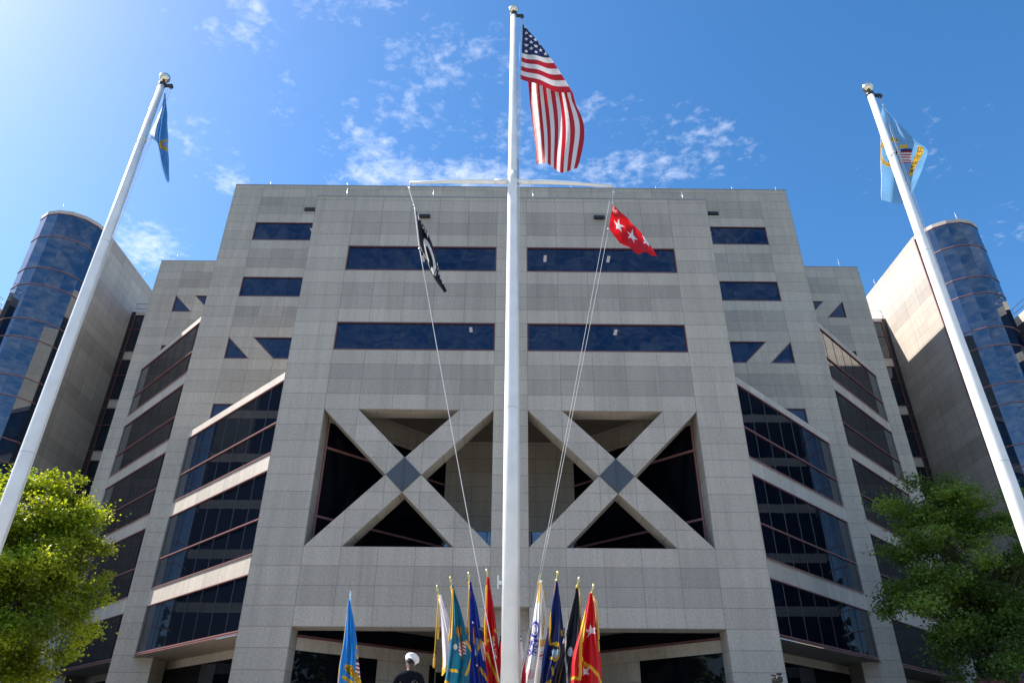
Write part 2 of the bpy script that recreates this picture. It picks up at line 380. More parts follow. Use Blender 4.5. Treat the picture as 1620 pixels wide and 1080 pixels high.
# ---- crossed braces
for s in (-1, 1):
    X = lambda p: s*(WB - p*PW)                # p = panels from the outer jamb, k = courses below the head
    Zk = lambda k: LV(12-k)
    br = MB(); yb = Y1-.004; uf = ufz(s)
    def bp(pts): poly(br, yb, [(X(p), Zk(k)) for p, k in pts], uf, 0.0)
    for k in range(8):
        for b0, b1 in (((k/2), (k+1)/2), (4-k/2, 4-(k+1)/2)):
            if k in (3, 4): continue
            bp([(b0, k), (b0+1, k), (b1+1, k+1), (b1, k+1)])
    bp([(1.5, 3), (2.5, 3), (2, 4)]); bp([(2.5, 3), (3.5, 3), (3, 4)]); bp([(2, 4), (2.5, 5), (1.5, 5)]); bp([(3, 4), (3.5, 5), (2.5, 5)])
    for tri in (((1, 0), (4, 0), (2.5, 3)), ((0, 0), (2, 4), (0, 8)), ((5, 0), (3, 4), (5, 8)), ((1, 8), (2.5, 5), (4, 8))):
        pts = [(X(p), Zk(k)) for p, k in tri]
        cx = sum(p[0] for p in pts)/3; cz = sum(p[1] for p in pts)/3
        for i in range(3):
            (xa, za), (xb, zb) = pts[i], pts[(i+1) % 3]
            if abs(xa-xb) < .01: continue
            if abs(za-zb) < .01 and za > Zk(4): continue
            q = [(xa, yb, za), (xb, yb, zb), (xb, Y1+.95, zb), (xa, Y1+.95, za)]
            nrm = (Vector(q[1])-Vector(q[0])).cross(Vector(q[2])-Vector(q[1]))
            if nrm.x*(cx-xa)+nrm.z*(cz-za) < 0: q = q[::-1]
            ln = math.hypot(xa-xb, za-zb)
            uu = [(0.5 + (p[1]-Y1)*.3, math.hypot(p[0]-xa, p[2]-za)/CO/1.6+.5) for p in q]
            br.face(q, uu)
    BR = br.build('cross_brace', STONE, OB)
    d = MB(); dm = [(X(2), Zk(4)), (X(2.5), Zk(5)), (X(3), Zk(4)), (X(2.5), Zk(3))]
    xs_ = X(2.5)
    for side_ in (2, 3):
        t = [(X(side_), yb-.012, Zk(4)), (xs_, yb-.055, Zk(5)), (xs_, yb-.055, Zk(3))]
        if side_ == (2 if s > 0 else 3): t = t[::-1]
        d.face(t)
    d.bar((xs_, yb-.06, Zk(4.95)), (xs_, yb-.06, Zk(3.05)), .05, .05)
    d.build('diamond_panel', PANEL, BR)

# ---- recessed glazing behind the braces and around the entrance
YL = 34.9; XL = 3.25
for s in (-1, 1):
    lg = MB()
    def q45(mb, t0, t1, z0, z1, off=0.0, uv=True):
        P = lambda t: (s*(WB-t-off*.7), Y1+.95+t-off*.7)
        a, b = (P(t0), P(t1)) if s < 0 else (P(t1), P(t0))
        mb.face([(a[0], a[1], z0), (b[0], b[1], z0), (b[0], b[1], z1), (a[0], a[1], z1)],
                [(t0/1.06, vv(z0)), (t1/1.06, vv(z0)), (t1/1.06, vv(z1)), (t0/1.06, vv(z1))])
    T = WB-XL
    q45(lg, 0, T, LV(3.6), LV(13.2))
    LG = lg.build('loggia_glazing', GLASSE, OB)
    tr = MB()
    for k in (10.1, 6.0): tr.bar((s*WB, Y1+.93, LV(k)), (s*XL, Y1+.93+T, LV(k)), .09, .09)
    tr.bar((s*(WB-.05), Y1+1.0, LV(4)), (s*(WB-.05), Y1+1.0, LV(13)), .07, .07)
    tr.build_each('transom', FRAMEP, LG)
    sp = MB(); q45(sp, 0, T, LV(11.7), LV(13.2), .04); sp.build('stone_band', STONE, LG)
    # entrance: stone band, dark glass, stone wall and doors
    eg = MB(); q45(eg, 0, 2.75, 0, LV(-.95)); q45(eg, 0, T, LV(-.28), LV(0.6)); q45(eg, T-.25, T, 0, LV(-.95))
    EG = eg.build('entrance_glazing', GLASSE, OB)
    es = MB(); q45(es, 0, T, LV(-.95), LV(-.28), .02); q45(es, 2.75, T-.25, 0, LV(-.95), .01); es.build('stone_band', STONE, EG)
    et = MB(); et.bar((s*WB, Y1+.93, LV(-.28)), (s*XL, Y1+.93+T, LV(-.28)), .10, .10); et.bar((s*WB, Y1+.93, .9), (s*(WB-2.75), Y1+.93+2.75, .9), .06, .06)
    et.build_each('transom', FRAME, EG)
    dr = MB(); a, b = sorted((s*XL, s*.0))
    dr.face([(a, YL, 0), (b, YL, 0), (b, YL, LV(-1.3)), (a, YL, LV(-1.3))]); DR = dr.build('entrance_door', GLASSE, OB)
    df = MB()
    for i in range(4): x = s*(.95+i*.76); df.box(x-.035, x+.035, YL-.06, YL-.003, 0, LV(-1.32))
    df.box(a, b, YL-.055, YL-.002, 2.15, 2.22)
    for i in range(3): x = s*(1.25+i*.76); df.tube([(x, YL-.14, .8), (x, YL-.14, 1.7)], .02, 8)
    df.build_each('door_frame', MULL, DR)
# loggia core wall, ceilings and floors
lc = MB(); ucr = lambda x: (x+30)/1.08
wall(lc, YL, -XL, XL, LV(7), LV(13.2), ucr); wall(lc, YL-.01, -XL, XL, LV(-1.3), LV(.6), ucr)
LC = lc.build_each('core_wall', STONE, OB)
g = MB(); g.face([(-XL, YL+.02, LV(4)), (XL, YL+.02, LV(4)), (XL, YL+.02, LV(7)), (-XL, YL+.02, LV(7))]); g.build('pane', GLASS if False else GLASSD, LC)
g = MB()
for i in range(7): x = -XL+i*(2*XL/6); g.box(x-.02, x+.02, YL-.01, YL+.01, LV(4), LV(6.98))
for k in (5, 6): g.box(-XL, XL, YL-.012, YL+.008, LV(k)-.02, LV(k)+.02)
g.build_each('mullion', DARKM, LC)
fl_ = MB(); flat(fl_, -WB, WB, Y1+.95, YL, LV(4)); fl_.build('loggia_floor', ROOFM, OB)
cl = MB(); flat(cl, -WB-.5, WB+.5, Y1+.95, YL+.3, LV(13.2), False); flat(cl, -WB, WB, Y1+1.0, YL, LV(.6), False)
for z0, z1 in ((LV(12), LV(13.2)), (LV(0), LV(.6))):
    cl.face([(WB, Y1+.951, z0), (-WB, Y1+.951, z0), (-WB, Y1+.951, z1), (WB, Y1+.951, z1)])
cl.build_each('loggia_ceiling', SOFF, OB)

bk = MB(); wall(bk, Y1+7.5, -W1+.1, W1-.1, 0, TOP1-.1, lambda x: .5); bk.build('inner_wall', ROOM, OB)
# ---- strip windows of the front bay
LAMPS = {(-1, 24): [(-4.62, 1.0, .9)], (-1, 18): [(-1.95, .7, .7)], (1, 24): [(1.75, .9, .9), (5.05, .9, .9)], (1, 18): [(5.1, .8, .8)]}
for s in (-1, 1):
    for k in (24, 18):
        a, b = sorted((s*WP, s*WB))
        window(OB, Y1, [(a, LV(k-2)), (b, LV(k-2)), (b, LV(k)), (a, LV(k))], [s*(WP+i*PW) for i in range(1, 5)], True, LAMPS[(s, k)])

# ---- stepped blocks behind: main block and outer block, mirrored
TOP2 = LV(40.42)
def block(y, we, wp, xin, ydeep, name, low, lampx):
    mb = MB(); U = lambda s: (lambda x: (wp-abs(x))/PW if s > 0 else 30-(wp-abs(x))/PW)
    up = lambda x: 80.0+(abs(x)-wp)/(we-wp)
    o = MB()
    wins = []
    for s in (-1, 1):
        A = lambda n: s*(wp-n*PW)
        def R(n0, n1, k0, k1): 
            a, b = sorted((A(n0), A(n1))); wall(mb, y, a, b, LV(k0), LV(k1), U(s), 1.0)
        NI = (wp-xin)/PW
        wall(mb, y, *sorted((s*wp, s*we)), 0, TOP2, up)
        return_side = s
        side(mb, s*we, y, ydeep, 0, TOP2, s, 0, PW)
        side(mb, s*wp, y, y+1.6, 0, LV(0), -s)
        R(0, NI, 36, 40.42)
        if low == 'main':
            R(4, NI, 34, 36); wins.append((s, [(A(0), LV(34)), (A(4), LV(34)), (A(4), LV(36)), (A(0), LV(36))]))
            R(0, NI, 30, 34)
            R(4, NI, 28, 30); wins.append((s, [(A(0), LV(28)), (A(4), LV(28)), (A(4), LV(30)), (A(0), LV(30))]))
            R(0, NI, 24, 28); kt = 24; R(0, NI, 18, 22)
            R(3, NI, 16, 18); wins.append((s, [(A(0), LV(16)), (A(3), LV(16)), (A(3), LV(18)), (A(0), LV(18))])); R(0, NI, 14, 16)
        else:
            kt = 36; R(0, NI, 30, 34); R(3, NI, 28, 30); wins.append((s, [(A(0), LV(28)), (A(3), LV(28)), (A(3), LV(30)), (A(0), LV(30))])); R(0, NI, 26, 28)
        poly(mb, y, [(A(0), LV(kt)), (A(1), LV(kt)), (A(2), LV(kt-2)), (A(1), LV(kt-2))], U(s), 0.0)
        R(4, NI, kt-2, kt)
        wins.append((s, [(A(0), LV(kt-2)), (A(1), LV(kt-2)), (A(0), LV(kt))])); wins.append((s, [(A(2), LV(kt-2)), (A(4), LV(kt-2)), (A(4), LV(kt)), (A(1), LV(kt))]))
    wall(mb, y, -xin, xin, LV(26), TOP2, lambda x: 100+(x+xin)/PW, 1.0)
    flat(mb, -we, we, y, ydeep, TOP2-.02)
    B = mb.build(name, STONE, OB)
    c = MB(); c.box(-we-.02, we+.02, y-.025, y+.4, TOP2, TOP2+.06); c.build('coping', COPE, B)
    for s, pts in wins:
        xs_ = [p[0] for p in pts]; tall = len(pts) == 4 and low == 'main'
        lam = []
        if tall and min(p[1] for p in pts) > LV(22.5-1): 
            xo = wp-4.0; lam = [(s*(wp-3.9*PW+2.3), .8, .8)] if min(p[1] for p in pts) > LV(33) else [(s*(wp-3.75), .9, .7)]
        mul = [x for x in [s*(wp-i*PW) for i in range(1, 5)] if min(xs_)+.1 < x < max(xs_)-.1] if len(pts) == 4 and pts[0][0] == pts[-1][0] else []
        window(OB, y, pts, mul, bool(lam) and low == 'main', lam)
block(Y2, W2, WM, 9.3, Y3, 'main_block', 'main', 0)
block(Y3, W3, WT, 18.3, 75, 'outer_block', 'outer', 0)

# ---- slanted glass bays: four, on the 45 degree lines between the blocks
def bay(s, xi, xo, ktop, name):
    def P(x, off=0.0): return (s*(x+off*.7071), x+KB-off*.7071)
    def q(mb, x0, x1, z0, z1, off=0.0, zone=0, upw=1.0572):
        a, b = (x1, x0) if s < 0 else (x0, x1)
        A, B = P(a, off), P(b, off)
        mb.face([(A[0], A[1], z0), (B[0], B[1], z0), (B[0], B[1], z1), (A[0], A[1], z1)],
                [((xo-a)/upw, vv(z0)), ((xo-b)/upw, vv(z0)), ((xo-b)/upw, vv(z1)), ((xo-a)/upw, vv(z1))], zone)
    body = MB()
    # parapet, its top and the end return, soffit
    q(body, xi, xo, LV(ktop), LV(ktop+.57), .05)
    a, b = P(xo, .05), (s*(xo+.28), P(xo)[1]+.3)
    e = [(a[0], a[1], LV(ktop)), (b[0], b[1], LV(ktop)), (b[0], b[1], LV(ktop+.57)), (a[0], a[1], LV(ktop+.57))]
    body.face(e if s > 0 else e[::-1], [(.2, .2), (.8, .2), (.8, .8), (.2, .8)])
    ti = [(P(xi, .05)), (P(xo, .05)), (s*(xo+.1), P(xo)[1]+.6), (s*xi, P(xo)[1]+.6)]
    for z, up in ((LV(ktop+.57), True),):
        f = [(x, y, z) for x, y in ti]
        if (s > 0) != up: f = f[::-1]
        body.face(f)
    BAY = body.build(name, SPAN, OB)
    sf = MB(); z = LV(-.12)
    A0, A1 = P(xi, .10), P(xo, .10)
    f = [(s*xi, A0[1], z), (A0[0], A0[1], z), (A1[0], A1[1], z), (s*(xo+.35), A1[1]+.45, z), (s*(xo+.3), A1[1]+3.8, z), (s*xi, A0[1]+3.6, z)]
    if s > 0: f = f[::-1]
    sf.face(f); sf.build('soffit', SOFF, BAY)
    gl = []; k = ktop
    while k > 0:
        lo = k-4.88 if k > 3.5 else 0
        if k <= 3.5: lo = -.03
        gl.append((k, max(lo, -.03) if k > 5 else (-.03 if k <= 3.5 else lo))); k -= 6
    n = max(1, round((xo-xi)/1.0572))
    for top, lo in gl:
        p = MB(); q(p, xi, xo, LV(lo), LV(top))
        a, b = P(xo), (s*(xo+.24), P(xo)[1]+.28)
        e = [(a[0], a[1], LV(lo)), (b[0], b[1], LV(lo)), (b[0], b[1], LV(top)), (a[0], a[1], LV(top))]
        p.face(e if s > 0 else e[::-1])
        p.build('pane', GLASSB, BAY)
        m_ = MB()
        for i in range(0, n+1):
            x = xo-.12-i*1.0572
            if x < xi: break
            A = P(x, .012); m_.bar((A[0], A[1], LV(lo)), (A[0], A[1], LV(top)), .018 if ktop < 20 else .010, .018)
        m_.build_each('mullion', MULL, BAY)
        t = MB()
        for k2, w in ((top, .035), (lo, .042)) + (((top-2.92, .05),) if top-2.92 > lo else ()):
            A, B = P(xi, .03), P(xo, .03); t.bar((A[0], A[1], LV(k2)), (B[0], B[1], LV(k2)), w, .09)
        t.build_each('transom', FRAMEP, BAY)
        if lo > 0:
            sp = MB(); q(sp, xi, xo, LV(lo-1.12), LV(lo), .02, 0, 1.0572)
            a, b = P(xo, .02), (s*(xo+.26), P(xo)[1]+.29)
            e = [(a[0], a[1], LV(lo-1.12)), (b[0], b[1], LV(lo-1.12)), (b[0], b[1], LV(lo)), (a[0], a[1], LV(lo))]
            sp.face(e if s > 0 else e[::-1])
            sp.build('spandrel', SPAN, BAY)
    # recessed base under the bay
    bs = MB(); off = -1.9
    q(bs, xi-.8, xo+1.4, LV(-.62), LV(.2), off, 0, 1.5); bs.build('base_band', STONE, BAY)
    bg_ = MB(); q(bg_, xi-.8, xo+1.4, 0, LV(-.62), off); bg_.build('base_glazing', GLASSE, BAY)
for s in (-1, 1):
    bay(s, W1, 18.1, 15, 'glazed_bay')
    bay(s, W2, 27.08, 27, 'glazed_bay')
    # small dark skylight where the bay roof meets the front bay
    k = MB(); x0, x1 = W1+.01, W1+1.75
    za = LV(15.6)
    f = [(s*x0, x0+KB+.1, za), (s*x1, x1+KB+.1, za), (s*x0, x0+KB+.9, za+.75)]
    k.face(f if s > 0 else f[::-1]); k.build('roof_light', GLASSB, OB)

# ---- glazed links between outer block and wings, with roof rail
for s in (-1, 1):
    x0, x1 = W3, XW
    a, b = sorted((s*x0, s*x1))
    lk = MB()
    lk.face([(a, YC, 0), (b, YC, 0), (b, YC, LV(39.17)), (a, YC, LV(39.17))]); LK = lk.build('glazed_link', GLASSB, OB)
    sp = MB(); usp = lambda x: x*.2
    wall(sp, YC-.03, a, b, LV(39.17), LV(39.6), lambda x: .5)
    for i in range(6): wall(sp, YC-.03, a, b, LV(33.17-6*i), LV(34.24-6*i), lambda x: .5)
    flat(sp, a, b, YC-.03, 75, LV(39.6)); sp.build_each('spandrel', STONEW, LK)
    tr = MB()
    for i in range(6):
        for k in (37.2, 34.26, 33.14):
            tr.box(a, b, YC-.06, YC-.031, LV(k-6*i)-.04, LV(k-6*i)+.04)
    tr.box(a, b, YC-.06, YC-.031, LV(39.13)-.04, LV(39.13)+.02)
    xx = s*(XW-.42); tr.box(xx-.05, xx+.05, YC-.06, YC-.03, 0, LV(39.1)); tr.build_each('frame', FRAME, LK)
    gk = MB(); a2, b2 = sorted((s*(XW-.37), s*(XW-.01))); gk.box(a2, b2, YC-.04, YC-.005, 0, LV(39.6)); gk.build('gasket', DARKM, LK)
    rl = MB()
    for z in (.55, 1.05): rl.tube([(a, YC+.3, LV(39.6)+z), (b, YC+.3, LV(39.6)+z)], .025, 6)
    for i in range(5): x = a+(b-a)*i/4; rl.tube([(x, YC+.3, LV(39.6)), (x, YC+.3, LV(39.6)+1.05)], .022, 6)
    rl.build('railing', STEEL, LK)

# ---- small fittings on the facade: floodlights under the copings, lightning rods on the roof edges
def fitting(x, y, z):
    f = MB(); f.box(x-.28, x+.28, y-.10, y-.002, z-.10, z+.10); f.box(x-.22, x+.22, y-.16, y-.10, z-.12, z+.04); f.build('floodlight', BLACKM, OB)
fitting(-4.52, Y1, 24.42); fitting(4.54, Y1, 24.45)
for s in (-1, 1): fitting(s*10.62, Y1+.3, 25.05)
def rod(x, y, z, h=.75):
    r = MB(); r.tube([(x, y, z), (x+.02, y, z+h*.5), (x, y, z+h)], [.020, .014, .008], 6); r.build('lightning_rod', RODM, OB)
for x in (-17.0, -11.6, 4.2, 10.2, 15.6, 18.7): rod(x, Y2+.15, TOP2+.05, .42)
for x in (-8.8, -4.2, 1.1, 9.1): rod(x, Y1+.2, TOP1+.05, .7)
for x in (-27.2, 26.9): rod(x, Y3+.2, TOP2+.05, .9)

# ------------------------------------------------------------------ the two wings with rounded glass ends
def wing(s):
    sn = 'sunlit pale stone' if s > 0 else 'shaded grey stone'
    T = thing('wing_tower', f'{sn} tower with rounded dark blue glass end, {"right" if s>0 else "left"} of the facade', 'building', (s*36.0, 47.2, 0))
    ZT = LV(44.0); ZC = LV(44.42); R = 2.55; cx, cy = s*36.03, 47.2
    st = MB()
    side(st, s*XW, 46.95, 54.5, 0, ZC, -s, 1.0, 1.85); side(st, s*XW, 54.5, 75, 0, ZC, -s, 1.0, 1.85, 46.95)
    side(st, s*38.6, 47.2, 75, 0, ZC, s, 1.0, 1.85)
    a, b = sorted((s*XW, s*38.6)); flat(st, a, b, 46.95, 75, ZC-.03)
    # end of the stone slab beside the glass
    x0, x1 = sorted((s*XW, s*(XW+.06)))
    wall(st, 46.95, x0, x1, 0, ZC, lambda x: .5)
    # back wall outside the drum and the side link running forward
    a, b = sorted((s*38.6, s*45.0)); wall(st, 54.3, a, b, 0, ZC, lambda x: (abs(x)-38.6)/1.6, 1.0)
    side(st, s*45.0, 54.3, 75, 0, ZC, s, 1.0, 1.6)
    st.build('stone_wall', STONEW, T)
    ver = []
    for i in range(-1, 10):
        th = math.radians(180+22.5*i); ver.append((cx+R*math.cos(th), cy+R*math.sin(th)))
    ver = [v for v in ver if v[1] <= cy+.01]
    ver = sorted(ver, key=lambda v: v[0])
    gl = MB()
    for i in range(len(ver)-1):
        (xa, ya), (xb, yb) = ver[i], ver[i+1]
        gl.face([(xa, ya, 0), (xb, yb, 0), (xb, yb, ZT), (xa, ya, ZT)])
    D = gl.build('glass_drum', GLASSD, T)
    rings = []
    k = 41.0
    while k > 0: rings += [k, k-3.98]; k -= 6
    for kk in rings+[43.97]:
        rg = MB(); z = LV(kk)
        for i in range(len(ver)-1):
            d0 = Vector((ver[i][0]-cx, ver[i][1]-cy)).normalized()*.02; d1 = Vector((ver[i+1][0]-cx, ver[i+1][1]-cy)).normalized()*.02
            rg.bar((ver[i][0]+d0.x, ver[i][1]+d0.y, z), (ver[i+1][0]+d1.x, ver[i+1][1]+d1.y, z), .065, .05)
        rg.build('ring', FRAMEP, D)
    rg = MB(); xf = s*(XW+.03); rg.box(xf-.05, xf+.05, 46.86, 46.948, 0, ZT)
    rg.build('frame', FRAMEP, D)
    co = MB()
    for i in range(len(ver)-1):
        (xa, ya), (xb, yb) = [(cx+(v[0]-cx)*1.015, cy+(v[1]-cy)*1.015) for v in (ver[i], ver[i+1])]
        co.face([(xa, ya, ZT), (xb, yb, ZT), (xb, yb, ZC), (xa, ya, ZC)], [(.1, .2), (.9, .2), (.9, .8), (.1, .8)])
    co.face([(cx+(v[0]-cx)*1.015, cy+(v[1]-cy)*1.015, ZC) for v in ver])
    co.build('coping', SPAN, T)
    rd = MB(); rd.tube([(s*36.1, 44.9, ZC), (s*36.1, 44.9, ZC+.9)], [.03, .015], 6); rd.build('lightning_rod', RODM, T)
    rd = MB(); rd.tube([(s*33.6, 54.2, ZC), (s*33.6, 54.2, ZC+.8)], [.03, .015], 6); rd.build('lightning_rod', RODM, T)
    # side link: glass wall with pale parapet, running forward beyond the drum
    sl = MB(); side(sl, s*45.0, 40, 54.3, 0, LV(38.9), -s); SL = sl.build('side_link', GLASSB, T)
    pp = MB(); side(pp, s*44.96, 40, 54.3, LV(38.6), LV(39.7), -s, 0, 3.0)
    for i in range(6): side(pp, s*44.97, 40, 54.3, LV(32.6-6*i), LV(33.7-6*i), -s, 0, 3.0)
    a, b = sorted((s*44.96, s*46)); flat(pp, a, b, 40, 75, LV(39.7)); pp.build_each('parapet', SPAN, SL)
    rl = MB()
    for z in (.55, 1.05): rl.tube([(s*45.2, 40, LV(39.7)+z), (s*45.2, 54, LV(39.7)+z)], .03, 6)
    for i in range(8): rl.tube([(s*45.2, 40+i*2, LV(39.7)), (s*45.2, 40+i*2, LV(39.7)+1.05)], .025, 6)
    rl.build('railing', STEEL, SL)
for s in (-1, 1): wing(s)

# ------------------------------------------------------------------ ground
GRASS = simple('lawn', (.05, .09, .03), .9, 0, .3, .8)
PAVE = simple('paving', (.38, .355, .31), .8, 0, .12, .7)
CONC = simple('concrete', (.36, .35, .33), .85, 0, .1, 1.2)
g = MB(); g.face([(-1500, -1500, -1.6), (1500, -1500, -1.6), (1500, 1500, -1.6), (-1500, 1500, -1.6)]); struct(g.build('ground', GRASS))
g = MB(); g.face([(-120, 8.0, 0), (120, 8.0, 0), (120, 130, 0), (-120, 130, 0)])
g.face([(-120, 8, -1.6), (120, 8, -1.6), (120, 8, 0), (-120, 8, 0)]); struct(g.build('terrace', PAVE))
g = MB()
for i in range(9): g.box(-9, 9, 8-.34*(9-i), 8-.002 if i == 8 else 8-.34*(8-i), -1.596, -1.6+.16*(i+1)+.01*0)
struct(g.build('steps', CONC))
g = MB(); g.face([(-60, -60, -1.59), (60, -60, -1.59), (60, 4.9, -1.59), (-60, 4.9, -1.59)]); struct(g.build('path', PAVE))
# ------------------------------------------------------------------ flag cloth
def cloth_material(name, transl=.35):
    M, t, n, l, p = mat(name)
    at = n.new('ShaderNodeAttribute'); at.attribute_name = 'paint'
    g = n.new('ShaderNodeTexCoord'); q = n.new('ShaderNodeTexNoise'); q.inputs['Scale'].default_value = 5; q.inputs['Detail'].default_value = 3; l.new(g.outputs['Object'], q.inputs[0])
    b = n.new('ShaderNodeBump'); b.inputs['Strength'].default_value = .35; b.inputs['Distance'].default_value = .05; l.new(q.outputs[0], b.inputs['Height'])
    l.new(at.outputs['Color'], p.inputs['Base Color']); p.inputs['Roughness'].default_value = .55; l.new(b.outputs[0], p.inputs['Normal'])
    tr = n.new('ShaderNodeBsdfTranslucent'); l.new(at.outputs['Color'], tr.inputs[0]); l.new(b.outputs[0], tr.inputs['Normal'])
    ms = n.new('ShaderNodeMixShader'); ms.inputs[0].default_value = transl; l.new(p.outputs[0], ms.inputs[1]); l.new(tr.outputs[0], ms.inputs[2])
    l.new(ms.outputs[0], n['Material Output'].inputs[0]); return M
CLOTH = cloth_material('nylon_cloth', .45)
SILK = cloth_material('parade_cloth', .25)
GOLDC = simple('gold_fringe', (.62, .36, .03), .55)
BRASS = simple('brass', (.80, .60, .22), .22, 1.0)
WOOD = simple('flagstaff_wood', (.16, .075, .035), .4)
WHITE = (.80, .79, .78); REDC = (.50, .012, .022); NAVY = (.012, .022, .095); GOLD = (.72, .42, .02); BLACK = (.012, .013, .018)
FONT = {'A': '01110100011000111111100011000110001', 'C': '01110100011000010000100001000101110', 'D': '11110100011000110001100011000111110', 'E': '11111100001000011110100001000011111',
 'F': '11111100001000011110100001000010000', 'G': '01110100011000010111100011000101110', 'I': '01110001000010000100001000010001110', 'L': '10000100001000010000100001000011111',
 'M': '10001110111010110101100011000110001', 'N': '10001110011010110011100011000110001', 'O': '01110100011000110001100011000101110', 'P': '11110100011000111110100001000010000',
 'R': '11110100011000111110101001001010001', 'S': '01111100001000001110000010000111110', 'T': '11111001000010000100001000010000100', 'U': '10001100011000110001100011000101110',
 'W': '10001100011000110101101011101110001', 'Y': '10001100010101000100001000010000100', ' ': '0'*35, 'B': '11110100011000111110100011000111110', 'V': '10001100011000110001100010101000100'}
def text_at(txt, a, b):
    """a runs 0..1 along the line, b 0..1 down it"""
    if not (0 <= a < 1 and 0 <= b < 1): return False
    x = a*(6*len(txt)); i = int(x/6); c = int(x-6*i)
    if c > 4 or i >= len(txt): return False
    return FONT[txt[i]][int(b*7)*5+c] == '1'
def star_in(dx, dy, r, rot=0.0):
    d = math.hypot(dx, dy)
    if d > r: return False
    th = (math.atan2(dx, -dy)+rot) % (2*math.pi/5); th = min(th, 2*math.pi/5-th)
    ri = .382*r; A = (r, 0.0); B = (ri*math.cos(math.pi/5), ri*math.sin(math.pi/5))
    x, y = d*math.cos(th), d*math.sin(th)
    return (B[0]-A[0])*(y-A[1])-(B[1]-A[1])*(x-A[0]) <= 0 if False else ((B[0]-A[0])*(y-A[1])-(B[1]-A[1])*(x-A[0])) >= 0
def cr(p, t):
    n = len(p)-1; x = min(max(t, 0), 1)*n; i = min(int(x), n-1); f = x-i
    a, b, c, d = p[max(i-1, 0)], p[i], p[i+1], p[min(i+2, n)]
    return b*1.0 + ((c-a)*.5)*f + (a-b*2.5+c*2-d*.5)*f*f + ((b-c)*1.5+(d-a)*.5)*f*f*f
def grid_cloth(G, nu, nv, paint, rip=0.0, seed=0):
    rows = [[Vector(p) for p in r] for r in G]
    mb = MB(); P = []
    for j in range(nv+1):
        t = j/nv; ctl = [cr([r[i] for r in rows], t) for i in range(len(rows[0]))]
        row = []
        for i in range(nu+1):
            s_ = i/nu; q = cr(ctl, s_)
            if rip: q = q + Vector((0, rip*mnoise.noise(Vector((s_*3.2+seed, t*6, seed))), 0))
            row.append(q)
        P.append(row)
    return paint_grid(P, paint)
def paint_grid(P, paint):
    mb = MB(); nv = len(P)-1; nu = len(P[0])-1
    for j in range(nv+1):
        for i in range(nu+1): mb.v.append(tuple(P[j][i]))
    w = nu+1
    for j in range(nv):
        for i in range(nu):
            mb.f.append((j*w+i, j*w+i+1, (j+1)*w+i+1, (j+1)*w+i)); mb.uv.append([(0, 0)]*4); mb.z.append(0); mb.mi.append(0); mb.smooth.append(True)
            mb.col.append(paint((i+.5)/nu, (j+.5)/nv))
    return mb

